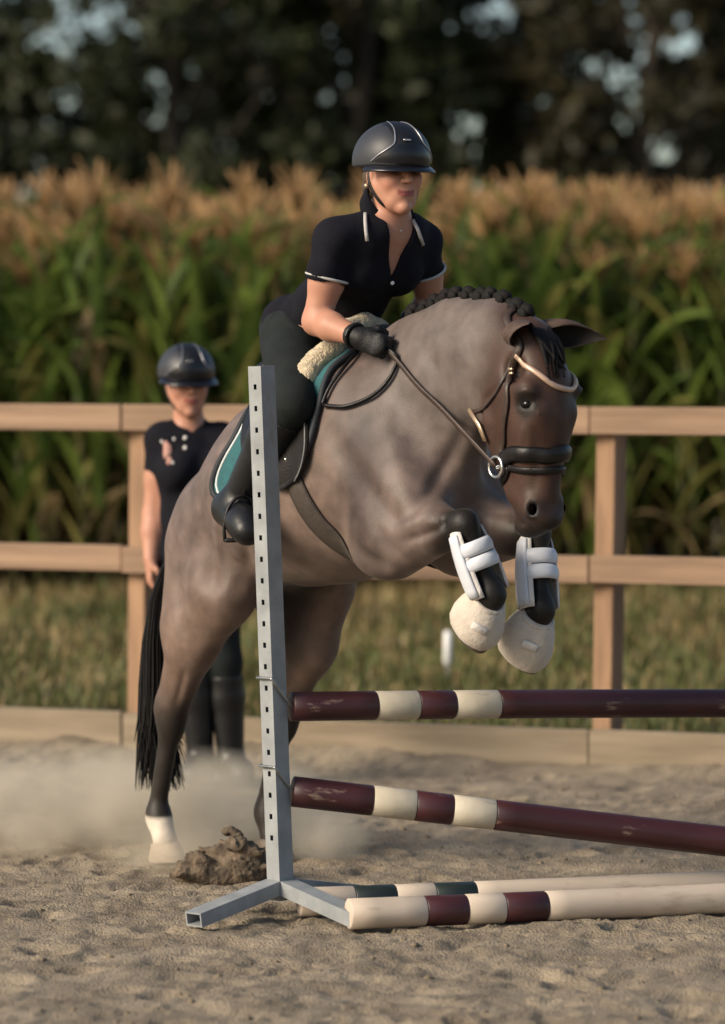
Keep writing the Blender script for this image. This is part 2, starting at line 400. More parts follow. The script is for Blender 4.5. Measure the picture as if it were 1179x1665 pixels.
scuff(m_maroon, (.20, .13, .10), 16, .595, .66); scuff(m_cream, (.20, .15, .10), 12, .56, .68); scuff(m_pink, (.28, .20, .14), 10, .53, .68); scuff(m_steel, (.22, .18, .14), 12, .62, .75, (1, 1, .5))
m_green = mat('dark_green_paint', (0.014, 0.022, 0.02), 0.45, 0.2, 9)
SB = V(-0.239, 11.0, 0.0)                                # where the stand's post meets the ground
FLD, FRD = nrm(V(-0.236, -0.27, 0)), nrm(V(0.178, -0.22, 0))
def build_stand(name, base, label, holes=22):
    st = empty(name, base, label, 'jump stand')
    top = P(425, 595, 11.0) - SB; bot = P(457, 1462, 11.0) - SB
    ax = nrm(top - bot); e1 = FLD * 0.0305; e2 = FRD * 0.0305      # half sides
    e1 = e1 - ax * (e1 @ ax); e2 = e2 - ax * (e2 @ ax)
    Lp = np.linalg.norm(top - bot)
    c0 = base + bot - (e1 + e2) * 0
    mb = MB()
    # three plain sides as thin plates, the fourth punched with square holes
    w1, w2 = nrm(e1), nrm(e2); s = 0.0305; th = 0.0015
    mid = c0 + ax * Lp / 2
    mb.frame_box(mid + w2 * (s - th), w1 * s, w2 * th, ax * Lp / 2)
    mb.frame_box(mid - w2 * (s - th), w1 * s, w2 * th, ax * Lp / 2)
    mb.frame_box(mid - w1 * (s - th), w1 * th, w2 * (s - 2 * th), ax * Lp / 2)
    hz = [0.185 + i * 0.0632 for i in range(holes)]; hh = 0.0078; hw = 0.0070
    zc = 0.0
    def plate(z0, z1, a0, a1): mb.frame_box(c0 + ax * (z0 + z1) / 2 + w1 * (s - th) + w2 * (a0 + a1) / 2, w1 * th, w2 * (a1 - a0) / 2, ax * (z1 - z0) / 2)
    S2 = s - 2 * th
    for z in hz:
        plate(zc, z - hh, -S2, S2); plate(z - hh, z + hh, -S2, -hw); plate(z - hh, z + hh, hw, S2); zc = z + hh
    plate(zc, Lp, -S2, S2)
    mb.build('post', m_steel, st, False)
    MB().frame_box(c0 + ax * (Lp - 0.004), w1 * (s - 0.004), w2 * (s - 0.004), ax * 0.003).build('top_cap', m_steel, st, False)
    def foot(d, ln, z0=0.086, z1=0.024, wd=0.031, hh=0.021):
        d = nrm(d); a = base + bot + d * 0.0; a[2] = z0; b = base + d * ln; b[2] = z1
        fx = nrm(b - a); sx = nrm(np.cross(UP, fx)); ux = np.cross(fx, sx); b0 = a + fx * 0.03
        m = MB(); c = (b0 + b) / 2; hl = np.linalg.norm(b - b0) / 2; t = 0.0025
        m.frame_box(c + ux * (hh - t), fx * hl, sx * wd, ux * t); m.frame_box(c - ux * (hh - t), fx * hl, sx * wd, ux * t)
        m.frame_box(c + sx * (wd - t), fx * hl, sx * t, ux * (hh - 2 * t)); m.frame_box(c - sx * (wd - t), fx * hl, sx * t, ux * (hh - 2 * t))
        m.frame_box(b0 + fx * 0.005, fx * 0.003, sx * (wd - 2 * t), ux * (hh - 2 * t))
        m.build('foot', m_steel, st, False)
    foot(FLD, 0.375); foot(FRD, 0.365); foot(-FLD, 0.36); foot(-FRD * 0.2 + V(-0.1, 0.1, 0), 0.16)
    # two bent-rod cups hooked into the post
    for zz, drop in ((hz[7] + 0.03, 0.075), (hz[3] + 0.022, 0.07)):
        c = c0 + ax * zz
        o_ = s + 0.006
        pts = [c + w1 * -0.01 - w2 * o_, c + w1 * o_ - w2 * o_, c + w1 * o_ + w2 * (o_ - 0.012), c + w1 * (o_ - 0.004) + w2 * o_ - ax * 0.006,
               c + w1 * 0.0 + w2 * o_ - ax * drop * 0.6, c - w1 * 0.03 + w2 * (o_ + 0.003) - ax * drop, c - w1 * 0.06 + w2 * (o_ + 0.005) - ax * (drop + 0.018), c - w1 * 0.085 + w2 * (o_ + 0.006) - ax * (drop + 0.012), c - w1 * 0.09 + w2 * (o_ + 0.006) - ax * (drop - 0.003), c - w1 * 0.075 + w2 * (o_ + 0.006) - ax * (drop - 0.006)]
        MB().tube(spline(pts, 40), 0.0042, 7).build('cup_hook', m_wire, st)
    return st
stand = build_stand('jump_stand', SB, 'grey steel jump stand with punched post and splayed feet')
SB2 = V(*(SB + nrm(P(1179, 1143, 11.5) - P(472, 1151, 11.02)) * 3.52)[:2], 0.0) + V(0.03, 0.06, 0)
build_stand('jump_stand', SB2, 'second steel jump stand at the other end of the upper pole')

def lie(o, a, b):
    o.location = Vector(a); o.rotation_euler = Vector(b - a).to_track_quat('Z', 'X').to_euler()
def build_pole(name, a, b, r, bands, label, seed, group=None):
    # bands: (from, to, material) along the pole in metres; each painted stretch is its own sleeve of the pole
    root = empty(name, (0, 0, 0), label, 'pole', group); lie(root, a, b); rg = np.random.default_rng(seed)
    n = 28
    for z0, z1, m in bands:
        k = max(2, int((z1 - z0) / 0.06) + 1); v = []; f = []
        zs = np.linspace(z0, z1 - 0.0006, k)
        bow = lambda z: 0.004 * math.sin(z * 1.7 + seed)
        e0 = [(zs[0] + 0.0, r - 0.003)] if z0 > 0 else [(zs[0], r - 0.006)]
        prof = [(zs[0], 0.0)] + e0 + [(zs[0] + 0.003, r)] + [(z, r) for z in zs[1:-1]] + [(zs[-1] - 0.003, r), (zs[-1], r - 0.002 if z1 < bands[-1][1] else r - 0.006), (zs[-1], 0.0)]
        for z, rr in prof:
            for j in range(n):
                t = 2 * math.pi * j / n
                q = rr * (1 + 0.012 * math.sin(3 * t + z * 2 + seed) + 0.008 * math.sin(5 * t - z * 4))
                v.append((q * math.cos(t) + bow(z), q * math.sin(t), z))
        for i in range(len(prof) - 1):
            for j in range(n): f.append((i * n + j, i * n + (j + 1) % n, (i + 1) * n + (j + 1) % n, (i + 1) * n + j))
        me = bpy.data.meshes.new('painted_band'); me.from_pydata(v, [], f); me.materials.append(m)
        me.polygons.foreach_set('use_smooth', np.ones(len(f), bool)); me.update()
        o = bpy.data.objects.new('painted_band', me); COL.objects.link(o); o.parent = root
    return root
def along(a, b, pxs, py):                # metres along a-b where pixel columns cross it
    o = []
    for px in pxs:
        r = ray(px, py); d = b - a; A = np.array([[d[0], -r[0]], [d[1], -r[1]]]); u = np.linalg.solve(A, -a[:2])[0]; o.append(u * np.linalg.norm(d))
    return o
def striped(a, b, pxs, py, L_, m0, m1):
    c = along(a, b, pxs, py); e = [0.0] + c + [L_]; ms = [m0, m1] * 5
    # the far end mirrors the near end
    r_ = [L_ - x for x in c[::-1]]; e = [0.0] + c + r_ + [L_]
    mm = [m0, m1, m0, m1, m0, m1, m0, m1, m0]
    return [(e[i], e[i + 1], mm[i]) for i in range(9)]
def ext(a, b, L_): return a + nrm(b - a) * L_
# hung poles
a, b = P(472, 1151, 11.02), P(1179, 1143, 11.5); tb = ext(a, b, 3.4)
pole_top = build_pole('jump_pole', a, tb, 0.0435, striped(a, b, [610, 678, 737, 809], 1148, 3.4, m_maroon, m_cream), 'maroon pole with two cream bands hung level on the upper cup', 1)
a, b = P(474, 1289, 11.02), P(1179, 1366, 11.22); u = nrm(b - a); Ll = (a[2] - 0.035) / -u[2]
pole_low = build_pole('jump_pole', a, a + u * Ll, 0.0455, [(x, y, m) for x, y, m in striped(a, b, [605, 675, 735, 804], 1310, Ll, m_maroon, m_cream)], 'maroon pole with two cream bands slanting down from the lower cup', 2)
# poles on the sand
a, b = G(566, 1509), G(1179, 1480); a[2] = b[2] = 0.040
build_pole('ground_pole', a, ext(a, b, 3.5), 0.0445, striped(a, b, [690, 757, 818, 887], 1480, 3.5, m_pink, m_maroon), 'dusty white pole with maroon bands lying on the sand', 3)
a, b = G(486, 1488), G(1179, 1461); a[2] = b[2] = 0.042
build_pole('ground_pole', a, ext(a, b, 3.5), 0.043, striped(a, b, [575, 642, 706, 772], 1450, 3.5, m_pink, m_green), 'dusty white pole with dark green bands lying behind another ground pole', 4)
# ================================================================== THE HORSE
BETA = math.radians(19)                   # the trunk rises towards the withers
AXD = (math.cos(BETA), math.sin(BETA)); AXU = (-math.sin(BETA), math.cos(BETA))
def A(tau, phi, r=0.0):                   # point by trunk axis: tau along, phi round from the back towards the off (camera) side
    t = 0.20 + tau * AXD[0] + r * math.cos(phi) * AXU[0]; z = 1.18 + tau * AXD[1] + r * math.cos(phi) * AXU[1]
    return T(t, -r * math.sin(phi), z)
def horse_field():
    f = Field(T(0, 0, 0) + V(-0.55, -2.0, -0.02), T(0, 0, 0) + V(1.75, 0.75, 2.0), 0.0085)
    L_ = HL
    # trunk
    f.chain([(T(0.10, 0, 1.06), .13, .15), (T(0.21, 0, 1.105), .19, .215), (T(0.37, 0, 1.165), .235, .255), (T(0.50, 0, 1.215), .30, .285), (T(0.72, 0, 1.27), .325, .285),
             (T(0.92, 0, 1.315), .325, .265), (T(1.06, 0, 1.33), .27, .22)], L_, 0.05)
    f.chain([(T(1.06, 0, 1.36), .24, .20), (T(1.17, 0, 1.26), .16, .17)], L_, 0.08)
    f.cone(T(0.62, 0, 1.60), T(0.92, 0, 1.655), .05, .06, L_, .05, .035, 0.12)      # withers
    # shoulders, breast
    for s in (-1, 1):
        f.cone(T(0.95, s * .14, 1.48), T(1.20, s * .13, 1.20), .13, .14, L_, .085, .10, 0.08)
        f.cone(T(1.20, s * .13, 1.20), T(1.12, s * .145, 1.09), .13, .10, L_, .10, .08, 0.06)
        f.ell(T(1.26, s * .085, 1.20), [HF * .075, L_ * .085, UP * .11], 0.05)
    # neck
    f.chain([(T(1.00, 0, 1.43), .26, .15), (T(1.17, 0, 1.52), .245, .125), (T(1.34, 0, 1.61), .20, .105), (T(1.50, 0, 1.655), .145, .09), (T(1.63, 0, 1.645), .11, .078)], L_, 0.06)
    f.cone(T(1.42, 0, 1.53), T(1.24, 0, 1.25), .05, .09, L_, .05, .075, 0.08)         # throat
    # head
    f.chain([(T(1.64, 0, 1.64), .115, .085), (T(1.672, 0, 1.55), .12, .096), (T(1.685, 0, 1.46), .112, .088), (T(1.688, 0, 1.34), .088, .066), (T(1.690, 0, 1.25), .070, .055), (T(1.686, 0, 1.195), .065, .055)], L_, 0.03)
    for s in (-1, 1):
        f.ell(T(1.585, s * .052, 1.525), [nrm(HF * .7 - UP * .7) * .115, L_ * .045, nrm(HF * .7 + UP * .7) * .125], 0.03)   # cheek
        f.cone(T(1.56, s * .045, 1.45), T(1.63, s * .028, 1.24), .05, .028, None, k=0.035)                            # jaw bar
        f.ell(T(1.745, s * .086, 1.545), [HF * .035, L_ * .022, UP * .028], 0.03)                                    # brow
        f.cone(T(1.765, s * .06, 1.48), T(1.72, s * .058, 1.36), .02, .012, None, k=0.04)                              # facial crest
        f.ell(T(1.725, s * .046, 1.20), [HF * .036, L_ * .027, UP * .040], 0.025)                                    # nostril wing
        f.ell(T(1.742, s * .060, 1.202), [HF * .013, L_ * .018, UP * .020], 0.012, 'sub')                             # nostril
        f.ell(T(1.752, s * .100, 1.505), [HF * .022, L_ * .014, UP * .014], 0.015, 'sub')                             # eye socket
        f.ell(T(1.69, s * .078, 1.60), [HF * .03, L_ * .022, UP * .035], 0.03, 'sub')                                 # temple hollow
    f.ell(T(1.655, 0, 1.145), [HF * .05, L_ * .04, UP * .026], 0.02)                # lower lip, chin
    f.cone(T(1.745, 0, 1.172), T(1.66, 0, 1.148), .032, .03, L_, .046, .046, 0.02)
    f.cone(T(1.77, -.055, 1.160), T(1.655, -.062, 1.172), .008, .006, None, k=0.012, op='sub')   # mouth
    f.cone(T(1.77, .055, 1.160), T(1.655, .062, 1.172), .008, .006, None, k=0.012, op='sub')
    # hind legs
    RH = dict(l=-.17)
    def hind(s, kn):
        hip, sti, gas, hok, fet, hoof = kn
        f.cone(hip, sti, .18, .135, L_, .11, .095, 0.06)
        f.cone(hip - HF * .07 - UP * .07, gas - HF * .03 + UP * .05, .14, .10, L_, .11, .08, 0.06)
        f.cone(sti, gas, .125, .105, L_, .09, .075, 0.05)
        f.cone(gas, hok, .095, .055, L_, .07, .045, 0.04)
        f.cone(gas - HF * .05, hok - HF * .035 + UP * .01, .03, .025, None, k=0.03)
        f.cone(hok + UP * .02, hok - UP * .05, .058, .045, L_, .045, .038, 0.03)
        f.cone(hok - UP * .03, fet + UP * .05, .038, .032, L_, .031, .028, 0.03)
        f.cone(hok - UP * .05 - HF * .022, fet + UP * .04 - HF * .022, .017, .016, None, k=0.012)
        f.ell(fet, [HF * .047, L_ * .038, UP * .045], 0.03)
        f.cone(fet, hoof + UP * .05, .036, .040, L_, .034, .042, 0.03)
    hind(-1, (T(.22, -.115, 1.07), T(.33, -.165, .92), T(.17, -.17, .74), T(.045, -.17, .49), T(-.03, -.17, .145), T(.01, -.17, .02)))
    hind(1, (T(.22, .115, 1.07), T(.40, .165, .93), T(.34, .17, .72), T(.20, .17, .49), T(.10, .17, .145), T(.13, .17, .02)))
    # fore legs, folded
    def fore(s, el, kn, fet, hoof):
        f.cone(el, el + (kn - el) * .62, .115, .075, L_, .09, .062, 0.09)
        f.cone(el + (kn - el) * .5, kn, .066, .038, None, k=0.03)
        f.ell(kn, [HF * .039, L_ * .034, UP * .040], 0.03)
        d = fet - kn
        f.cone(kn, kn + d * .9, .040, .031, L_, .034, .028, 0.02)
        bk = -HF * .022
        f.cone(kn + d * .15 + bk, kn + d * .92 + bk, .015, .016, None, k=0.012)
        f.ell(fet, [HF * .043, L_ * .036, UP * .045], 0.03)
        f.cone(fet, hoof, .033, .04, None, k=0.03)
    fore(-1, T(1.20, -.135, 1.10), RKN, RFE, RFE + (RHO - RFE) * .75)
    fore(1, T(1.20, .135, 1.10), LKN, LFE, LFE + (LHO - LFE) * .75)
    # muscle relief: grooves in the quarter, elbow fold, flank
    f.cone(T(.10, -.27, 1.22), T(.20, -.27, .86), .012, .012, None, k=0.05, op='sub')
    f.cone(T(.52, -.33, 1.02), T(.40, -.27, .95), .02, .03, None, k=0.07, op='sub')
    f.cone(T(1.02, -.29, 1.42), T(1.30, -.23, 1.16), .010, .012, None, k=0.06, op='sub')
    f.cone(T(1.02, -.25, 1.10), T(1.22, -.22, 1.02), .014, .014, None, k=0.05, op='sub')
    return f
RKN, RFE, RHO = M(755, 852, -.135), M(800, 968, -.075), M(768, 1012, -.075)
LKN, LFE, LHO = M(872, 866, .135), M(880, 992, .11), M(846, 1052, .11)
HORSE = empty('horse', T(0.05, 0, 0.0), 'greyish bay horse with plaited black mane leaping over the poles', 'horse')
def horse_colour(p):
    q = p - HO; t = q @ HF; l = q @ HL; z = q[:, 2]
    coat = np.array([0.122, 0.088, 0.076]); bay = np.array([0.042, 0.019, 0.012]); blk = np.array([0.008, 0.007, 0.006]); belly = np.array([0.14, 0.088, 0.064])
    c = coat[None].repeat(len(p), 0)
    mixc = lambda c, k, w: c * (1 - w[:, None]) + k[None] * w[:, None]
    n = 0.5 + 0.5 * vnoise(t * 5 + l * 4, z * 5 - l * 3, 21); n2 = 0.5 + 0.5 * vnoise(t * 13 + l * 9, z * 13, 22)
    c = mixc(c, belly, sm(1.15, 0.85, z + 0.1 * n) * 0.8)
    c = mixc(c, np.array([0.100, 0.086, 0.080]), sm(0.95, 1.2, t) * sm(1.25, 1.5, z) * .7)
    c = mixc(c, np.array([0.150, 0.102, 0.080]), sm(0.45, 0.7, t) * sm(1.15, 0.95, t) * sm(1.5, 1.25, z) * .6)
    c = mixc(c, np.array([0.178, 0.138, 0.115]), n * n2 * 0.45)
    n3 = 0.5 + 0.5 * vnoise(t * 31 + l * 17, z * 27 - l * 13, 23); n4 = 0.5 + 0.5 * vnoise(t * 3 - l * 5, z * 8 + t * 3, 24)
    c = c * (0.92 + .16 * n3)[:, None] * (0.90 + .20 * n4)[:, None]
    head = sm(1.50, 1.62, t + 0.25 * np.maximum(0, 1.62 - z) * (t > 1.4)) * (z > 1.05)
    c = mixc(c, bay, head * 0.92)
    c = mixc(c, blk, head * sm(1.24, 1.13, z) * 0.85)
    # dark hind legs from below the hock, a white sock on the off hind
    hl = (t < 0.6) * sm(0.66, 0.46, z + 0.05 * n); c = mixc(c, blk * 1.3, hl * 0.93)
    sock = (t < 0.12) * (l < 0) * sm(0.165, 0.15, z + 0.012 * n2); c = mixc(c, np.array([0.55, 0.48, 0.40]), sock)
    inner = (t < 0.6) * (z < 0.95) * (z > 0.45) * sm(0.13, 0.06, np.abs(l)); c = mixc(c, blk * 1.5, inner * 0.92)  # shade between the thighs and at the groin, painted into the coat colour
    # dark knees and cannons in front
    for kn, fe in ((RKN, RFE), (LKN, LFE)):
        d = np.linalg.norm(p - kn, axis=1); c = mixc(c, blk * 1.2, sm(0.10, 0.045, d + 0.02 * n2))
        ab = fe - kn; u_ = np.clip(((p - kn) @ ab) / (ab @ ab), 0, 1.6); ax_d = np.linalg.norm(p - kn - u_[:, None] * ab, axis=1)
        below = sm(0.03, 0.12, u_) * sm(.085, .06, ax_d)
        c = mixc(c, blk * 1.2, below)
    # dark nostrils, ear tips are parts of their own
    for s in (-1, 1):
        d = np.linalg.norm((p - T(1.748, s * .064, 1.202)) / np.array([1, 1, 1.3]), axis=1); c = mixc(c, blk * .4, sm(0.030, 0.018, d))
        d = np.linalg.norm(p - T(1.752, s * .098, 1.505), axis=1); c = mixc(c, blk, sm(0.055, 0.03, d) * .85)
    return c
m_coat = mat('horse_coat', (1, 1, 1), 0.50, 0.24, 16, 0.16, 230, attr=True, sheen=0.05, spec=0.28)
hf = horse_field(); hp, hq = hf.mesh(3)
HB0 = BVHTree.FromPolygons([tuple(v) for v in hp], [tuple(q) for q in hq])
def groove(pts, wd, dp):                  # a crease (or with dp < 0 a ridge) along a line on the hide, on both sides of the horse
    q = []
    for p in pts:
        r = nrm(ray(*p)); h = HB0.ray_cast(Vector(CAMP), Vector(r))
        if h[0] is not None: q.append(np.array(h[0]))
    if len(q) < 2: return
    q = np.array(spline(q, 40)); q2 = q - 2 * ((q - HO) @ HL)[:, None] * HL[None]
    for c in (q, q2):
        near = np.nonzero(((hp > c.min(0) - 3 * wd) & (hp < c.max(0) + 3 * wd)).all(1))[0]
        if not len(near): continue
        d = np.sqrt(((hp[near][:, None] - c[None]) ** 2).sum(2)); j = d.argmin(1); d = d.min(1); fade = np.sin(np.pi * (j + 1) / 41) ** .5
        hp[near] -= hn[near] * (dp * np.exp(-(d / wd) ** 2) * fade)[:, None]
fn = np.cross(hp[hq[:, 2]] - hp[hq[:, 0]], hp[hq[:, 3]] - hp[hq[:, 1]]); hn = np.zeros_like(hp)
for k in range(4):
    for x in range(3): hn[:, x] += np.bincount(hq[:, k], fn[:, x], len(hp))
hn /= np.linalg.norm(hn, axis=1)[:, None] + 1e-12
for g in (([(655, 882), (690, 870), (720, 852), (742, 826)], .016, .014), ([(640, 862), (680, 848), (715, 822)], .022, -.010), ([(338, 715), (322, 800), (334, 860), (350, 915)], .020, .011), ([(352, 840), (356, 900), (360, 945)], .016, -.007),
          ([(285, 880), (292, 960), (300, 1040)], .022, .008), ([(385, 965), (402, 905), (396, 850)], .028, .013), ([(758, 690), (728, 750), (700, 800), (670, 830)], .024, .013), ([(812, 628), (786, 655), (782, 690), (800, 735)], .010, .009),
          ([(600, 830), (628, 880), (650, 905)], .024, .011), ([(620, 640), (640, 720), (660, 790), (690, 830)], .035, -.006), ([(690, 560), (715, 620), (722, 690)], .03, .010),
          ([(740, 540), (760, 600), (765, 650)], .03, -.006), ([(850, 690), (846, 730)], .012, -.005), ([(870, 690), (872, 760), (868, 800)], .016, .005), ([(300, 1090), (285, 1150)], .012, .008), ([(500, 700), (470, 820)], .04, .006),
          ([(842, 640), (856, 634), (872, 640)], .006, -.006), ([(842, 664), (856, 669), (870, 664)], .005, -.004), ([(835, 845), (850, 852), (868, 858)], .007, .006)): groove(*g)
horse_body = body_obj('body', hp, hq, m_coat, HORSE, horse_colour(hp))
HB = BVHTree.FromPolygons([tuple(v) for v in hp], [tuple(q) for q in hq])
def S(px, py, off=0.008, tree=None):      # a pixel's place on the horse's hide
    r = nrm(ray(px, py)); h = (tree or HB).ray_cast(Vector(CAMP), Vector(r))
    if h[0] is None: return None
    n = np.array(h[1]); n = n if n @ r < 0 else -n
    return np.array(h[0]) + n * off
m_horn = mat('hoof_horn', (0.10, 0.075, 0.055), 0.6, 0.3, 20, stretch=(1, 1, 5))
m_hair = mat('black_horsehair', (0.007, 0.006, 0.006), 0.75, 0.3, 40, 0.3, 120, spec=.2)
m_eye = mat('dark_eye', (0.004, 0.003, 0.002), 0.12, 0.1, 5, spec=.3)
m_nos = mat('nostril_dark', (0.002, 0.0015, 0.0015), 0.95, 0.1, 5, spec=.0)
def hoof(c, d, fwd, m, nm='hoof'):        # c: coronet centre, d: towards the sole, fwd: towards the toe
    d = nrm(d); fwd = nrm(fwd - d * (fwd @ d)); sd_ = np.cross(d, fwd); v = []; f = []; n = 20
    for k, (h_, r_) in enumerate(((0, .040), (0.004, .046), (.02, .049), (.06, .058), (.064, .056), (.060, .035), (.052, 0.0))):
        for j in range(n):
            a = 2 * math.pi * j / n; ca, sa = math.cos(a), math.sin(a)
            toe = (1.18 if ca > 0 else 0.9); slope = h_ * 0.45 * max(0, ca)
            hh = h_ * (1.0 if ca > 0 else 1.0 + 0.25 * ca)
            v.append(c + d * hh + fwd * (r_ * toe * ca + slope) + sd_ * r_ * sa)
    for k in range(6):
        for j in range(n): f.append((k * n + j, k * n + (j + 1) % n, (k + 1) * n + (j + 1) % n, (k + 1) * n + j))
    return mesh_obj(nm, v, [g[::-1] for g in f], m, HORSE, True)
hoof(T(.005, -.17, .066), V(0, 0, -1) + HF * .1, HF, mat('pale_hoof_horn', (0.36, 0.29, 0.22), 0.7, 0.25, 20, stretch=(1, 1, 5)))
hoof(T(.125, .17, .066), V(0, 0, -1) + HF * .1, HF, m_horn)
for fe, ho in ((RFE, RHO), (LFE, LHO)):
    d = nrm(ho - fe); hoof(fe + (ho - fe) * .72, d, -UP + HF * .2, m_horn)
for s in (-1, 1):
    MB().ball(T(1.742, s * .079, 1.505), [HF * .022, HL * .018, UP * .016]).build('eye', m_eye, HORSE)
for s in (-1, 1): MB().ball(T(1.737, s * .055, 1.202), [HF * .012, HL * .011, UP * .018]).build('nostril', m_nos, HORSE)
# ears
m_ear = mat('ear_coat', (0.06, 0.035, 0.024), 0.7, 0.3, 30, 0.2, 150); m_earin = mat('ear_inside', (0.012, 0.009, 0.008), 0.9, 0.3, 30)
def ear(base, tip, face):
    ax = tip - base; ln = np.linalg.norm(ax); ax = nrm(ax); fc = nrm(face - ax * (face @ ax)); sd_ = np.cross(ax, fc); v = []; n = 11; m = 9
    for sh in (0, 1):
        for i in range(m):
            u = i / (m - 1); wdt = (0.030 + 0.020 * math.sin(min(1, u * 1.6) * math.pi * .62)) * (1 - u ** 2.6) + 0.002
            for j in range(n):
                a = (j / (n - 1) - .5) * 2 * math.radians(150 - 95 * u)
                r_ = wdt * (1 - .10 * sh)
                v.append(base + ax * (u * ln - sh * .004 * 0) + fc * (-r_ * math.cos(a) * (0.9 - .35 * u) + .012 * u) + sd_ * r_ * math.sin(a))
    f = []; mi = []
    for sh in (0, 1):
        o = sh * m * n
        for i in range(m - 1):
            for j in range(n - 1):
                q = (o + i * n + j, o + i * n + j + 1, o + (i + 1) * n + j + 1, o + (i + 1) * n + j); f.append(q if sh else q[::-1]); mi.append(sh)
    for i in range(m - 1):
        for j in (0, n - 1):
            f.append((i * n + j, (i + 1) * n + j, m * n + (i + 1) * n + j, m * n + i * n + j)); mi.append(0)
    return mesh_obj('ear', v, f, None, HORSE, True, [m_ear, m_earin], mi)
eb = T(1.655, .065, 1.715); ear(eb - nrm(M(988, 547, .19) - eb) * .02, M(988, 547, .19), nrm(HF * .9 - UP * .5))
eb = T(1.66, -.065, 1.70); ear(eb, eb + V(0.035, -.115, .045), nrm(V(0.5, -.5, -.6)))
# plaited mane: a ridge along the crest with a row of knots; forelock between the ears
def build_mane():
    crest = []
    for t in np.linspace(1.08, 1.66, 40):
        h = HB.ray_cast(Vector(T(t, 0, 2.2)), Vector((0, 0, -1))); crest.append(np.array(h[0]))
    MB().tube([c + UP * .004 for c in crest], [0.016 + .004 * math.sin(i * 1.3) for i in range(40)], 8, flat=(HL, 1.0)).build('mane', m_hair, HORSE)
    L_ = np.cumsum([0] + [np.linalg.norm(b - a) for a, b in zip(crest[:-1], crest[1:])]); n = 11
    for i in range(n):
        s = L_[-1] * (0.04 + 0.92 * i / (n - 1)); k = np.searchsorted(L_, s); k = min(max(k, 1), 39); c = crest[k]; tg = nrm(crest[k] - crest[k - 1]); nn = np.cross(tg, HL); nn = nn if nn[2] > 0 else -nn
        rg = random.Random(i); mb = MB()
        s_ = rg.uniform(.9, 1.15)
        mb.ball(c + nn * .014 - HL * .004, [tg * .026 * s_, HL * .019, nn * .019 * s_], 11, 8); mb.ball(c + nn * .002 - HL * .020, [tg * .020, HL * .010, nn * .018 * s_], 11, 8)
        mb.v = [tuple(np.array(v) + (V(math.sin(v[0] * 420 + i), math.sin(v[1] * 380), math.sin(v[2] * 400 + v[0] * 250))) * .0018) for v in mb.v]
        mb.build('mane_braid', m_hair, HORSE)
    mb = MB(); rg = random.Random(4)
    for i in range(14):
        a = T(1.66, rg.uniform(-.03, .03), 1.745); b = T(1.755, rg.uniform(-.05, .03), 1.69); c = T(1.80 + rg.uniform(-.01, .01), rg.uniform(-.05, .02), 1.60 + rg.uniform(-.03, .03))
        mb.tube(spline([a, b, c], 7), [.008, .009, .009, .008, .007, .005, .002], 6)
    mb.build('forelock', m_hair, HORSE)
build_mane()
def build_tail():
    rg = random.Random(8); mb = MB()
    root = T(-0.01, 0, 1.13)
    for i in range(950):
        a = rg.uniform(0, 6.28); rr = math.sqrt(rg.random())
        ex, ey = rr * math.cos(a), rr * math.sin(a)
        ln = rg.uniform(.35, 1.05)
        p1 = T(-0.065, ex * .035 - .02, 1.06 + ey * .02); p2 = T(-0.115 + ey * .03, ex * .05 - .095, .84); p3 = T(-.125 + ey * .045 + rg.uniform(-.02, .02), ex * .05 - .118, .50)
        e = rg.uniform(-.05, .05); p4 = T(-.105 + ey * .04 + e * .7, ex * .05 - .112 + e * .6, .50 - .27 * ln)
        pts = spline([root, p1, p2, p3, p4], 11)
        w_ = rg.uniform(.0025, .0055); mb.tube(pts, [w_ * x for x in (.8, 1, 1, 1.1, 1.1, 1.1, 1, .9, .8, .6, .2)], 3, cap=False)
    mb.tube(spline([T(.06, 0, 1.14), root, T(-.06, -.02, 1.06), T(-.09, -.06, .92)], 10), [.045, .045, .043, .04, .04, .035, .03, .03, .025, .015], 10)
    o = mb.build('tail', m_hair, HORSE); o['kind'] = 'stuff'
build_tail()
# ================================================================== TACK
m_black = mat('black_leather', (0.006, 0.005, 0.005), 0.42, 0.25, 25, 0.12, 120, spec=.35)
m_brown = mat('dark_brown_leather', (0.035, 0.020, 0.014), 0.5, 0.25, 25, 0.12, 120)
m_girth = mat('brown_girth_webbing', (0.040, 0.029, 0.022), 0.75, 0.2, 30, 0.2, 150)
m_teal = mat('teal_quilted_cloth', (0.010, 0.085, 0.095), 0.8, 0.2, 30, 0.35, 90, sheen=0.2)
m_piping = mat('silver_piping', (0.55, 0.58, 0.58), 0.5, 0.1, 30)
m_fleece = mat('cream_sheepskin', (0.55, 0.45, 0.30), 0.95, 0.3, 40, 0.9, 130, sheen=0.5)
m_brass = mat('brass_fitting', (0.62, 0.45, 0.30), 0.3, 0.15, 30, metal=0.7)
m_bright = mat('steel_fitting', (0.62, 0.62, 0.60), 0.2, 0.1, 30, metal=0.9)
def hide(tau, ph, off):                   # a place on the hide by trunk axis, phi in degrees
    a = math.radians(ph); p0, p1 = A(tau, a, 0.9), A(tau, a, 0.0); h = HB.ray_cast(Vector(p0), Vector(nrm(p1 - p0)))
    n = np.array(h[1]); o = nrm(p0 - p1); n = n if n @ o > 0 else -n
    return np.array(h[0]) + nrm(n + o) * off
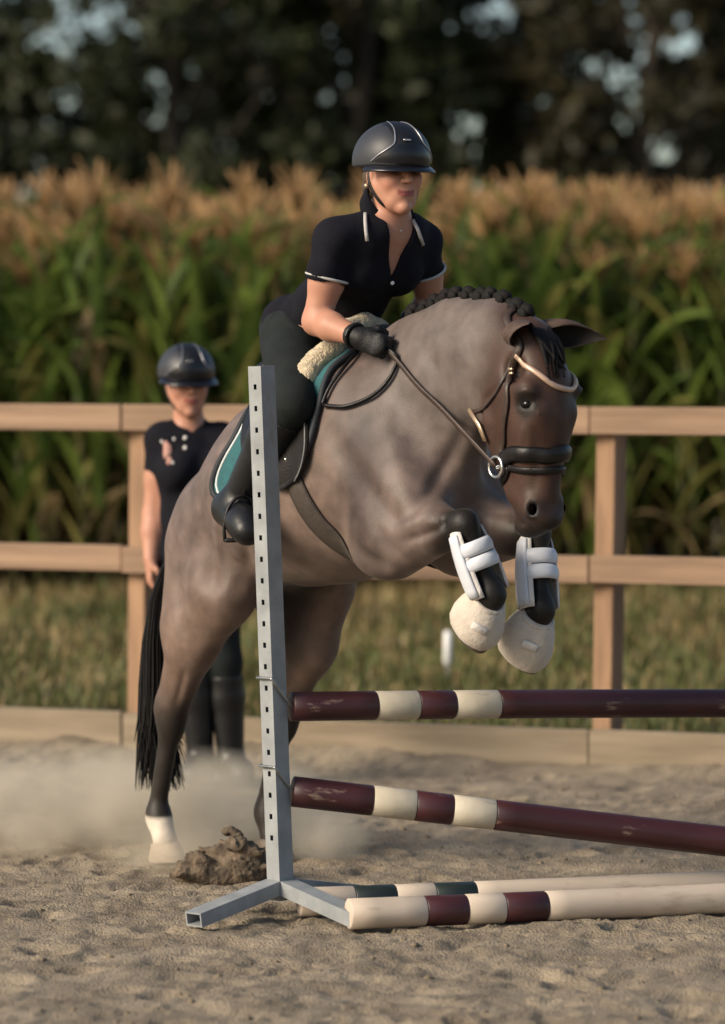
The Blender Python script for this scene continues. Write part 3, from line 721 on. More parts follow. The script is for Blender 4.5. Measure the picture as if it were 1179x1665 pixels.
def patch(name, rear, front, ph0, ph1, off, th, m, parent, nu=22, nv=60, smooth_=2):
    # a sheet laid over the back between two edge curves tau(|phi|)
    ph = np.linspace(ph0, ph1, nv); g = np.zeros((nv, nu, 3))
    for i, p in enumerate(ph):
        r_, f_ = np.interp(abs(p), *zip(*rear)), np.interp(abs(p), *zip(*front))
        for j, u in enumerate(np.linspace(0, 1, nu)): g[i, j] = hide(r_ + (f_ - r_) * u, p, off)
    for _ in range(smooth_):
        k = g.copy(); k[1:-1] = (g[:-2] + 2 * g[1:-1] + g[2:]) / 4; g = k; k = g.copy(); k[:, 1:-1] = (g[:, :-2] + 2 * g[:, 1:-1] + g[:, 2:]) / 4; g = k
    nr = np.zeros_like(g); du = np.gradient(g, axis=1); dv = np.gradient(g, axis=0); nr = np.cross(du, dv); nr /= np.linalg.norm(nr, axis=2, keepdims=True) + 1e-9
    c = np.array([A(0.5, 0, 0.0)]); sgn = np.sign(((g - c) * nr).sum(2).mean()); nr *= sgn
    v = np.concatenate([(g + nr * th).reshape(-1, 3), g.reshape(-1, 3)]); N = nv * nu; k = np.arange(N).reshape(nv, nu)
    q = np.stack([k[:-1, :-1], k[:-1, 1:], k[1:, 1:], k[1:, :-1]], -1).reshape(-1, 4)
    if sgn < 0: q = q[:, ::-1]
    f = [tuple(x) for x in q] + [tuple(x[::-1] + N) for x in q]
    loop = list(k[0]) + list(k[1:, -1]) + list(k[-1, ::-1][1:]) + list(k[::-1, 0][1:-1])
    for a, b in zip(loop, loop[1:] + loop[:1]): f.append((a, a + N, b + N, b) if sgn < 0 else (b, b + N, a + N, a))
    o = mesh_obj(name, v, f, m, parent, True)
    return o, g + nr[:, :] * th
# saddle pad
pad = empty('saddle_pad', A(0.55, 0, 0.33), 'teal saddle pad with silver piping under the black saddle', 'saddle pad')
rear_e = [(0, .36), (50, .42), (72, .40), (84, .33), (96, .275), (104, .28), (109, .315), (113, .40)]
front_e = [(0, .90), (28, .875), (50, .855), (78, .838), (100, .79), (109, .745), (113, .69)]
po, pg = patch('pad_cloth', rear_e, front_e, -113, 113, 0.003, 0.009, m_teal, pad)
rim = lambda g: list(g[0]) + list(g[1:, -1]) + list(g[-1, ::-1][1:]) + list(g[::-1, 0][1:])
MB().tube(rim(pg), 0.011, 6, cap=False).build('dark_binding', mat('navy_binding', (0.012, 0.016, 0.022), 0.7), pad)
inner = pg[2:-2, 1:-1]
MB().tube(list(inner[-26:, 0][::1]) + list(inner[-1, 1:9]), 0.0046, 6).build('piping', m_piping, pad)
# sheepskin roll in front of and under the saddle
def build_fleece():
    fl = Field(A(0.7, 0, 0.33) - 0.45, A(0.7, 0, 0.33) + 0.45, 0.008)
    pts = [hide(.80 - .0006 * abs(p), p, .030) for p in np.linspace(-62, 62, 15)]
    for a, b in zip(pts[:-1], pts[1:]): fl.cone(a, b, .034, .034, None, k=.02)
    pos, q = fl.mesh(1); rg = np.random.default_rng(5); pos += rg.normal(0, .0012, pos.shape)
    tag(body_obj('sheepskin_pad', pos, q, m_fleece), 'cream sheepskin half pad showing at the front of the saddle', 'sheepskin')
build_fleece()
# saddle
saddle = empty('saddle', A(0.5, 0, 0.40), 'black leather jumping saddle under the rider', 'saddle')
fo_, fg = patch('flap', [(30, .42), (80, .46), (100, .50), (112, .56), (118, .62)], [(30, .76), (54, .775), (76, .745), (88, .80), (104, .785), (114, .745), (118, .70)], 32, 118, 0.016, 0.010, m_black, saddle, nv=34)
MB().tube(list(fg[2:, -2]), 0.003, 6).build('flap_piping', mat('grey_piping', (0.16, 0.16, 0.16), 0.5), saddle)
patch('flap', [(30, .42), (80, .46), (100, .50), (112, .56), (118, .62)], [(30, .76), (54, .775), (76, .745), (88, .80), (104, .785), (114, .745), (118, .70)], -118, -32, 0.016, 0.010, m_black, saddle, nv=34)
sf = Field(A(0.5, 0, 0.36) - 0.5, A(0.5, 0, 0.36) + 0.5, 0.009)
for a, b, ra, rb, sa, sb in ((.37, .42, .035, .035, .14, .14), (.42, .58, .035, .035, .15, .12), (.58, .74, .035, .05, .12, .085)):
    sf.cone(hide(a, 0, .045), hide(b, 0, .035), ra, rb, HL, sa, sb, .03)
sf.cone(hide(.36, 12, .07), hide(.36, -12, .07), .025, .025, None, k=.05); sf.cone(hide(.74, 10, .07), hide(.74, -10, .07), .03, .03, None, k=.04)
for s in (-1, 1): sf.chain([(hide(.42, s * 28, .03), .04), (hide(.55, s * 40, .03), .035), (hide(.72, s * 34, .03), .035)], None, .05)
pos, q = sf.mesh(2); body_obj('seat', pos, q, m_black, saddle)
MB().tube([hide(.78, 84, .03), hide(.79, 88, .035)], .006, 6).build('dee_ring', m_bright, saddle)
# girth
gi = empty('girth', hide(.74, 180, 0.0), 'brown girth strap round the belly behind the elbow', 'girth')
gc = [(100, .64), (120, .672), (140, .688), (160, .722), (180, .735)]
patch('strap', [(a, b - .036) for a, b in gc], [(a, b + .036) for a, b in gc], 100, 260, 0.002, 0.010, m_girth, gi, nu=8, nv=60) if False else None
def girth_strap():
    ph = np.linspace(104, 256, 60); v = []; nu = 7
    for p in ph:
        c = np.interp(min(p, 360 - p), *zip(*gc))
        for j in range(nu): v.append(hide(c + (j / (nu - 1) - .5) * .075, p, .004 + .008 * math.sin(math.pi * (j + .5) / nu)))
    n = len(ph); f = [(i * nu + j, i * nu + j + 1, (i + 1) * nu + j + 1, (i + 1) * nu + j) for i in range(n - 1) for j in range(nu - 1)]
    o = mesh_obj('strap', v, f, m_girth, gi, True); sol = o.modifiers.new('thickness', 'SOLIDIFY'); sol.thickness = 0.008; sol.offset = 0
girth_strap()
MB().frame_box(hide(.668, 104, .022), HF * .011, UP * .006, nrm(hide(.668, 104, .03) - hide(.668, 104, .02)) * .003).build('buckle', m_bright, gi)
# stirrups hang from the saddle
TOE_R, ANK_R = None, None
# bridle
br = empty('bridle', T(1.66, 0, 1.2), 'dark leather bridle with pale browband on the horse head', 'bridle')
def strap(name, pts, wd, m, n=40, th=.35, off=.006, tree=HB):
    pp = spline(pts, n); o = []; ns = []
    for p in pp:
        loc, nn, ix, dd = tree.find_nearest(Vector(p)); nn = np.array(nn); o.append(np.array(loc) + nn * off); ns.append(nn)
    for _ in range(2): o = [o[0]] + [(a + 2 * b + c) / 4 for a, b, c in zip(o[:-2], o[1:-1], o[2:])] + [o[-1]]
    return MB().tube(o, wd, 8, flat=(ns, th)).build(name, m, br)
m_pale = mat('rose_gold_browband', (0.50, 0.34, 0.25), 0.35, 0.15, 40, metal=0.3)
strap('browband', [S(840, 577), S(851, 588), S(880, 612), S(905, 629), S(930, 632), T(1.72, .09, 1.60)], .0085, m_pale, th=.6)
strap('headpiece', [S(829, 608), S(836, 585), S(846, 560), T(1.615, -.05, 1.745), T(1.60, 0, 1.77), T(1.605, .05, 1.745), T(1.63, .085, 1.66), T(1.655, .095, 1.60)], .013, m_brown)
CK = [S(829, 606), S(826, 650), S(821, 700), S(815, 738)]
strap('cheekpiece', CK, .009, m_brown)
strap('cheekpiece', [T(t_, -l_, z_) for t_, l_, z_ in map(tlz, CK)], .009, m_brown)
strap('throat_lash', [S(834, 590), S(812, 632), S(778, 668), T(1.46, 0, 1.50), T(1.52, .07, 1.52), T(1.63, .085, 1.62)], .006, m_brown, 50)
nb = [T(1.60, -.03, 1.335), S(835, 738), S(860, 738), S(890, 741), T(1.775, 0.02, 1.365), T(1.72, .07, 1.36), T(1.63, .05, 1.345), T(1.585, 0, 1.33), T(1.60, -.03, 1.335)]
strap('noseband', nb, .024, m_black, 60, .4, .008)
strap('flash_strap', [S(828, 760), S(860, 765), S(900, 764), T(1.75, .05, 1.31), T(1.63, .04, 1.27), T(1.61, -.02, 1.27), S(828, 760)], .011, m_black, 60)
for q in ((829, 600), (829, 608)):
    p = S(*q, .012); MB().frame_box(p, HF * .010, HL * .004, UP * .0035, .001).build('buckle', m_brass, br)
MB().tube([S(768, 664, .012) + HL * 0, S(783, 692, .012), S(793, 716, .012)], .008, 8, flat=(-HL, .5)).build('pale_keeper_strap', m_brass, br) if S(768, 664) is not None and S(793, 716) is not None else None
BIT = S(812, 758, .014)
if BIT is None: BIT = T(1.655, -.075, 1.30)
BITL = T(tlz(BIT)[0], -tlz(BIT)[1], tlz(BIT)[2])
for b_ in (BIT, BITL):
    MB().tube([b_ + (HF * math.cos(a) + UP * math.sin(a)) * .030 for a in np.linspace(0, 2 * math.pi, 25)], .0048, 7, cap=False).build('bit_ring', m_bright if b_ is BIT else m_bright, br)
MB().tube([BIT, (BIT + BITL) / 2 + HF * .0, BITL], .006, 7).build('mouthpiece', m_bright, br)
# leg protection on the forelegs
m_boot = mat('white_boot_shell', (0.56, 0.58, 0.63), 0.45, 0.08, 12, 0.08, 60); m_bootf = mat('white_boot_lining', (0.58, 0.55, 0.52), 0.85, 0.12, 20, 0.3, 90)
m_bell = mat('cream_bell_boot', (0.52, 0.45, 0.37), 0.8, 0.12, 14, 0.35, 70, col2=(0.58, 0.51, 0.43), sheen=0.3)
def leg_gear(kn, fe, ho, which):
    d = nrm(fe - kn); ln = np.linalg.norm(fe - kn); fw = nrm(HF - d * (HF @ d)); sd_ = np.cross(d, fw); sd_ = sd_ if sd_ @ HL > 0 else -sd_
    b = empty('tendon_boot', kn + d * ln * .5, f'white tendon boot strapped on the {which} foreleg cannon', 'leg boot', 'white boots on the forelegs')
    def shell(name, a0, a1, z0, z1, r0, r1, m, par, th=.005, nz=10, na=22, wav=0.0):
        v = []
        for sh in (0, 1):
            for i in range(nz):
                u = i / (nz - 1)
                for j in range(na):
                    a = math.radians(a0 + (a1 - a0) * j / (na - 1)); r_ = r0 + (r1 - r0) * u + th * sh + .006 * math.sin(u * math.pi)
                    zz = z0 + (z1 - z0) * u + wav * (1 - u) * math.cos(2 * a)
                    v.append(kn + d * zz + fw * (r_ * 1.12 * math.cos(a) - .006) + sd_ * r_ * math.sin(a))
        N = nz * na; f = []
        for i in range(nz - 1):
            for j in range(na - 1):
                q = (i * na + j, i * na + j + 1, (i + 1) * na + j + 1, (i + 1) * na + j); f.append(q); f.append(tuple(x + N for x in q[::-1]))
        lp = [j for j in range(na)] + [i * na + na - 1 for i in range(1, nz)] + [(nz - 1) * na + j for j in range(na - 2, -1, -1)] + [i * na for i in range(nz - 2, 0, -1)]
        for p, q in zip(lp, lp[1:] + lp[:1]): f.append((p, p + N, q + N, q))
        mesh_obj(name, v, f, m, par, True)
    # open fronted: the shell wraps the back and both sides
    shell('lining', 58, 302, ln * .10, ln * .98, .043, .052, m_bootf, b, .004, wav=.012)
    shell('outer_shell', 72, 288, ln * .14, ln * .95, .0485, .0575, m_boot, b, .005, wav=.012)
    shell('strap', -80, 80, ln * .24, ln * .43, .049, .050, m_boot, b, .005, 5); shell('strap', -80, 80, ln * .445, ln * .63, .050, .051, m_boot, b, .005, 5)
    # bell boot: a padded collar round pastern and hoof
    dd = nrm(ho - fe); g = -UP + HF * .2; fw2 = nrm(g - dd * (g @ dd)); sd2 = np.cross(dd, fw2); L2 = np.linalg.norm(ho - fe)
    v = []; n = 26; prof = [(.20, .036), (.24, .047), (.36, .056), (.55, .066), (.9, .077), (1.25, .083), (1.55, .082), (1.75, .074), (1.80, .066), (1.70, .060), (1.2, .058), (.5, .05)]
    for k, (u, r_) in enumerate(prof):
        for j in range(n):
            a = 2 * math.pi * j / n; w_ = 1 + .03 * math.sin(3 * a + 1) + .015 * math.sin(7 * a)
            v.append(fe + dd * L2 * .62 * u + fw2 * (r_ * w_ * math.cos(a) * 1.05 + .018 * u * .6) + sd2 * r_ * w_ * math.sin(a))
    f = [(k * n + j, k * n + (j + 1) % n, (k + 1) * n + (j + 1) % n, (k + 1) * n + j) for k in range(len(prof) - 1) for j in range(n)]
    bb = empty('bell_boot', fe + dd * .04, f'cream bell boot over the {which} fore hoof', 'bell boot', 'cream bell boots on the fore hooves')
    mesh_obj('bell', v, f, m_bell, bb, True)
    for a0 in (-2.3, 0.7):
        cc = fe + dd * L2 * .62 * .8 + fw2 * (.083 * math.cos(a0) + .009) + sd2 * .078 * math.sin(a0); no = nrm(fw2 * math.cos(a0) + sd2 * math.sin(a0)); MB().frame_box(cc, np.cross(no, dd) * .024, dd * .013, no * .005, .003).build('closure_tab', m_bootf, bb)
    MB().tube([fe + dd * L2 * .2 + fw2 * (.045 * math.cos(a) + .004) + sd2 * .045 * math.sin(a) for a in np.linspace(0, 6.283, 21)], .010, 8, cap=False).build('padded_collar', m_bell, bb)
leg_gear(RKN, RFE, RHO, 'off side'); leg_gear(LKN, LFE, LHO, 'near side')
# ================================================================== PEOPLE
m_skin = mat('skin', (1, 1, 1), 0.5, 0.06, 18, 0.05, 200, attr=True, spec=0.35)
m_shirt = mat('black_polo_cotton', (0.007, 0.007, 0.011), 0.9, 0.2, 20, 0.25, 160, spec=.15)
m_breech = mat('dark_green_breeches', (0.011, 0.014, 0.014), 0.85, 0.2, 20, 0.2, 160, spec=.2)
m_boots = mat('black_riding_boot', (0.010, 0.010, 0.011), 0.4, 0.2, 20, 0.08, 80, spec=.35)
m_glove = mat('black_glove', (0.008, 0.008, 0.009), 0.55, 0.2, 40, 0.2, 150, spec=.3)
m_trim = mat('pale_knit_trim', (0.42, 0.40, 0.38), 0.8, 0.1, 40)
m_button = mat('white_button', (0.75, 0.72, 0.68), 0.3, 0.05, 20)
m_brownhair = mat('brown_hair', (0.075, 0.045, 0.025), 0.5, 0.3, 30, 0.4, 120, stretch=(1, 1, .3))
def smin_f(a, b, k=0.02):
    c = a.copy(); h = np.maximum(k - np.abs(a.a - b.a), 0) / k; c.a = np.minimum(a.a, b.a) - h * h * k / 4; return c
def hand_prims(f, w, d, palm, thumb, curl, infl=0.0, fl=None):
    d = nrm(d); palm = nrm(palm - d * (palm @ d)); th = nrm(thumb - d * (thumb @ d) - palm * (thumb @ palm))
    w0 = w; Z_ = .87
    f.cone(w, w + d * .035 * Z_, .026, .028, palm, .019, .016, .015, infl=infl)
    f.cone(w + d * .03 * Z_, w + d * .078 * Z_, .036 * Z_, .040 * Z_, palm, .014, .013, .015, infl=infl)
    for i, (o, ln) in enumerate(((.031, .92), (.011, 1.0), (-.010, .95), (-.030, .78))):
        o *= Z_; ln *= Z_; p = w + d * .085 * Z_ + th * o; ang = 0.25 + curl * (1.1 + .05 * i)
        r_ = .0086 - .0005 * i
        for seg, dl in enumerate((.040, .026, .020)):
            a = ang * (0.55 + seg * .95); dr = nrm(d * math.cos(a) + palm * math.sin(a) + th * o * 1.2 * (1 - curl))
            q = p + dr * dl * ln; f.cone(p, q, r_, r_ * .93, None, k=.006, infl=infl); p = q; r_ *= .93
    p = w + d * .022 + th * .022 + palm * .006
    q = p + nrm(th * .75 + d * .75 + palm * .45) * .035; f.cone(p, q, .0115, .010, None, k=.012, infl=infl)
    q2 = q + nrm(d * .8 + palm * (.3 + .7 * curl) - th * .15 * curl) * .026; f.cone(q, q2, .010, .0085, None, k=.006, infl=infl)
def head_prims(f, c, fd, u, L_, infl=0.0, nose=True):
    f.ell(c + u * .025 - fd * .012, [fd * .096, L_ * .076, u * .098], .02, infl=infl)
    f.cone(c + fd * .035 - u * .035, c + fd * .068 - u * .104, .050, .022, L_, .055, .022, .03, infl=infl)
    for s in (-1, 1):
        f.ell(c + fd * .058 + L_ * s * .036 - u * .022, [fd * .031, L_ * .029, u * .032], .025, infl=infl)
        f.cone(c - fd * .0 + L_ * s * .060 - u * .04, c + fd * .05 + L_ * s * .028 - u * .088, .02, .02, None, k=.03, infl=infl)
        f.ell(c + fd * .086 + L_ * s * .031 + u * .008, [fd * .016, L_ * .017, u * .011], .018, 'sub')
        f.ell(c - fd * .004 + L_ * s * .076 - u * .012, [fd * .017, L_ * .010, u * .030], .008, infl=infl)
    f.ell(c + fd * .077 - u * .060, [fd * .018, L_ * .032, u * .026], .02)
    f.cone(c + fd * .088 + u * .012, c + fd * .109 - u * .020, .008, .0115, None, k=.010)
    for s in (-1, 1): f.ell(c + fd * .098 + L_ * s * .011 - u * .024, [fd * .009, L_ * .008, u * .0075], .006)
    f.ell(c + fd * .0935 - u * .0565, [fd * .006, L_ * .025, u * .0042], .004); f.ell(c + fd * .0925 - u * .0665, [fd * .0065, L_ * .021, u * .005], .004)
    f.cone(c + fd * .1015 - u * .0618, c + fd * .092 - u * .0565 + L_ * .030, .0032, .0026, None, k=.004, op='sub'); f.cone(c + fd * .1015 - u * .0618, c + fd * .092 - u * .0565 - L_ * .030, .0032, .0026, None, k=.004, op='sub')
    f.ell(c + fd * .084 - u * .104, [fd * .015, L_ * .017, u * .014], .015)
def make_person(root, J, h=.0055, style='rider'):
    L_ = nrm(J['L']); pel, wai, che, nk = J['pelvis'], J['waist'], J['chest'], J['neck']
    upt = nrm(che - wai); fr = nrm(np.cross(L_, upt)); fr = fr if fr @ J['face'] > 0 else -fr
    pts = np.array([v for k, v in J.items() if k not in ('L', 'face', 'hu') and isinstance(v, np.ndarray)])
    lo, hi = pts.min(0) - .24, pts.max(0) + .24
    hd = J['head']; fd = nrm(J['face']); hu = nrm(J['hu'] - fd * (J['hu'] @ fd)); hl = np.cross(hu, fd); hl = hl if hl @ L_ > 0 else -hl
    def torso(f, i=0.0, hips=True):
        f.cone(pel, wai, .100, .088, L_, .150, .122, .05, infl=i); f.cone(wai, che, .088, .104, L_, .122, .142, .05, infl=i)
        f.cone(che, che + upt * .10, .100, .055, L_, .142, .10, .04, infl=i)
        for s in (-1, 1):
            f.ell(che + fr * .065 + L_ * s * .068 - upt * .015, [fr * .06, L_ * .062, upt * .062], .04, infl=i)
            sh = J['rs'] if s < 0 else J['ls']
            f.cone(che + upt * .085 + L_ * s * .04, sh, .055, .055, None, k=.04, infl=i)
            if hips: f.ell(pel - fr * .045 - upt * .03 + L_ * s * .065, [fr * .085, L_ * .085, upt * .09], .04, infl=i)
        f.cone(che + upt * .09 - fr * .01, nk + (hd - nk) * .15, .06, .050, None, k=.04, infl=i * .3)
        return f
    def arm(f, s, i=0.0, upto=1.0):
        sh, el, wr = (J['rs'], J['re'], J['rw']) if s < 0 else (J['ls'], J['le'], J['lw'])
        f.cone(sh, sh + (el - sh) * .5 * upto / max(upto, .5), .053, .050, None, k=.03, infl=i)
        if upto >= 1:
            f.cone(sh + (el - sh) * .5, el, .050, .042, None, k=.03, infl=i); f.cone(el, el + (wr - el) * .35, .042, .043, None, k=.02, infl=i); f.cone(el + (wr - el) * .35, wr, .043, .028, None, k=.02, infl=i)
        return f
    def leg(f, s, i=0.0):
        hp, kn, an, to = [J[('r' if s < 0 else 'l') + k] for k in ('h', 'k', 'a', 't')]
        f.cone(hp, hp + (kn - hp) * .5, .092, .076, None, k=.04, infl=i); f.cone(hp + (kn - hp) * .5, kn, .076, .058, None, k=.03, infl=i)
        m_ = kn + (an - kn) * .38 - fr * .0; bk = nrm(np.cross(an - kn, L_)); bk = bk if bk @ fr < 0 else -bk
        f.cone(kn, m_ + bk * .012, .056, .057, None, k=.03, infl=i); f.cone(m_ + bk * .012, an, .057, .038, None, k=.02, infl=i)
        foot_(f, s, i); return f
    def foot_(f, s, i=0.0):
        an, to = [J[('r' if s < 0 else 'l') + k] for k in ('a', 't')]; kn = J['rk' if s < 0 else 'lk']
        dn = nrm(an - kn); td = nrm(to - an)
        hl_ = an + dn * .045 - td * .03; f.cone(an, hl_, .037, .034, None, k=.02, infl=i)
        f.cone(hl_ + td * .02, to - td * .03, .037, .033, None, k=.03, infl=i); f.cone(to - td * .045, to, .037, .028, None, k=.02, infl=i)
    B = Field(lo, hi, J.get('hb', h)); torso(B)
    for s in (-1, 1): arm(B, s); leg(B, s)
    B.cone(nk, hd - fd * .02 - hu * .03, .050, .048, None, k=.03); head_prims(B, hd, fd, hu, hl)
    HD = J['hands']
    for s in (-1, 1):
        w_, (d, pm, th, cu) = (J['rw'] if s < 0 else J['lw']), HD['r' if s < 0 else 'l']; hand_prims(B, w_, d, pm, th, cu)
    pos, q = B.mesh(1)
    col = np.array([0.42, 0.205, 0.135])[None].repeat(len(pos), 0)
    mx = lambda c, k, w: c * (1 - w[:, None]) + np.asarray(k)[None] * w[:, None]
    r_ = pos - hd; a, b_, c_ = r_ @ fd, r_ @ hl, r_ @ hu
    n = 0.5 + .5 * vnoise(pos[:, 0] * 14 + pos[:, 1] * 9, pos[:, 2] * 14, 31); col = mx(col, [.42, .21, .15], n * .35)
    lips = sm(.0105, .007, np.abs(c_ + .0615 - 5 * b_ * b_)) * sm(.031, .024, np.abs(b_)) * (a > .085); col = mx(col, [.25, .065, .06], lips * .95)
    ch = np.exp(-(((a - .075) / .03) ** 2 + ((np.abs(b_) - .045) / .022) ** 2 + ((c_ + .03) / .022) ** 2)); col = mx(col, [.48, .20, .15], ch * .45)
    brow = sm(.006, .003, np.abs(c_ - .030 + .15 * (np.abs(b_) - .03) ** 2 * 20)) * sm(.05, .042, np.abs(b_)) * sm(.010, .016, np.abs(b_)) * (a > .05); col = mx(col, [.06, .035, .02], brow * .8)
    for s in (-1, 1):
        d_ = np.sqrt(((b_ - s * .031) / .015) ** 2 + ((c_ - .008) / .006) ** 2); col = mx(col, [.12, .06, .045], sm(1.25, .9, d_) * (a > .05) * .8)
    body_obj('body', pos, q, m_skin, root, col)
    for s in (-1, 1): MB().ball(hd + fd * .0815 + hl * s * .031 + hu * .008, [fd * .011, hl * .012, hu * .0085], 12, 8).build('eye', m_eye, root)
    # ---- clothes: the same body, let out, and cut at the hems
    SH = Field(lo, hi, h); torso(SH, .011); SH.half(pel + upt * J.get('hem', -.02), -upt)
    SH.half(nk + (hd - nk) * .06 + fr * .0, nrm(nrm(hd - nk) + fr * .45))
    for s in (-1, 1):
        sh, el = (J['rs'], J['re']) if s < 0 else (J['ls'], J['le']); e = Field(lo, hi, h); ad = nrm(el - sh); fr_ = J.get('sleeve', .52)
        e.cone(che + upt * .07 + L_ * s * .08, sh, .066, .064, None, k=.02); e.cone(sh, sh + (el - sh) * (fr_ + .1), .064, .064, None, k=.03); ce = sh + (el - sh) * fr_; e.half(ce, ad); e.cone(ce - ad * .004, ce + ad * .08, .057, .057, None, k=.004, op='sub'); SH = smin_f(SH, e, .025)
        # hollow cuff and pale edge
        a1 = nrm(np.cross(ad, fr)); a2 = np.cross(ad, a1)
        rr = .0655; MB().tube([ce - ad * .010 + (a1 * math.cos(t) + a2 * math.sin(t)) * rr for t in np.linspace(0, 6.2832, 33)], .0045, 6, cap=False, flat=None).build('sleeve_trim', m_trim, root) if J.get('trim') else None
    # open neck
    v0 = nk + fr * .075 - upt * .0; vlen = J.get('vneck', .12)
    X, Y, Z = SH.block(SH.o, SH.o + SH.h * SH.n)[1:]       # cloth folds
    qa, qb, qc = [(X - nk[0]) * e_[0] + (Y - nk[1]) * e_[1] + (Z - nk[2]) * e_[2] for e_ in (fr, L_, upt)]
    wedge = np.maximum((np.abs(qb) - .048 * (1 + qc / vlen)) * .9, .02 - qa).astype(np.float32); SH.a = np.maximum(SH.a, -wedge)
    SH.a += (.0035 * np.sin(26 * X + 17 * Z + 9 * Y) * np.sin(21 * Z - 15 * X + 4) + .0025 * np.sin(43 * X - 30 * Z + 22 * Y + 1)).astype(np.float32)
    p2, q2 = SH.mesh(1); so_ = body_obj('polo_shirt', p2, q2, m_shirt, root); ST = BVHTree.FromPolygons([tuple(v) for v in p2], [tuple(x) for x in q2])
    BR = Field(lo, hi, h)
    for s in (-1, 1): leg(BR, s, .006)
    HP = Field(lo, hi, h); HP.cone(pel, wai, .100, .088, L_, .150, .122, .05, infl=.006)
    for s in (-1, 1): HP.ell(pel - fr * .045 - upt * .03 + L_ * s * .065, [fr * .085, L_ * .085, upt * .09], .04, infl=.006)
    HP.half(pel + upt * .07, upt); BR = smin_f(BR, HP, .04)
    for s in (-1, 1):
        an, kn = (J['ra'], J['rk']) if s < 0 else (J['la'], J['lk']); BR.cone(an + nrm(an - kn) * .10, an + nrm(an - kn) * .02, .14, .09, None, k=.005, op='sub')
    p3, q3 = BR.mesh(1); body_obj('breeches', p3, q3, m_breech, root)
    for s in (-1, 1):
        e = Field(lo, hi, h); kn, an = (J['rk'], J['ra']) if s < 0 else (J['lk'], J['la'])
        m_ = kn + (an - kn) * .38; bk = nrm(np.cross(an - kn, L_)); bk = bk if bk @ fr < 0 else -bk
        e.cone(kn, m_ + bk * .012, .068, .069, None, k=.03); e.cone(m_ + bk * .012, an, .069, .050, None, k=.02); foot_(e, s, .017)
        e.half(kn + (an - kn) * .14, kn - an); p4, q4 = e.mesh(1); body_obj('riding_boot', p4, q4, J['bootmat'], root)
    if J.get('gloves'):
        for s in (-1, 1):
            w_, (d, pm, th, cu) = (J['rw'] if s < 0 else J['lw']), HD['r' if s < 0 else 'l']; e = Field(w_ - .22, w_ + .22, .004); hand_prims(e, w_, d, pm, th, cu, .0025)
            el = J['re'] if s < 0 else J['le']; e.cone(w_ - nrm(w_ - el) * .03, w_ + nrm(d) * .01, .034, .030, None, k=.01); e.half(w_ - nrm(w_ - el) * .035, -nrm(w_ - el)); p5, q5 = e.mesh(1); g = body_obj('glove', p5, q5, m_glove, root)
            MB().tube([w_ - nrm(w_ - el) * .012 + (nrm(np.cross(w_ - el, UP)) * math.cos(t) + np.cross(nrm(w_ - el), nrm(np.cross(w_ - el, UP))) * math.sin(t)) * .037 for t in np.linspace(0, 6.283, 17)], .006, 6, cap=False).build('wrist_strap', m_boots, g)
    return dict(hd=hd, fd=fd, hu=hu, hl=hl, fr=fr, upt=upt, L=L_, shirt=ST, nk=nk, che=che)
def on_shirt(R, px, py, off=.004):
    r = nrm(ray(px, py)); h_ = R['shirt'].ray_cast(Vector(CAMP), Vector(r)); return None if h_[0] is None else np.array(h_[0]) - r * off
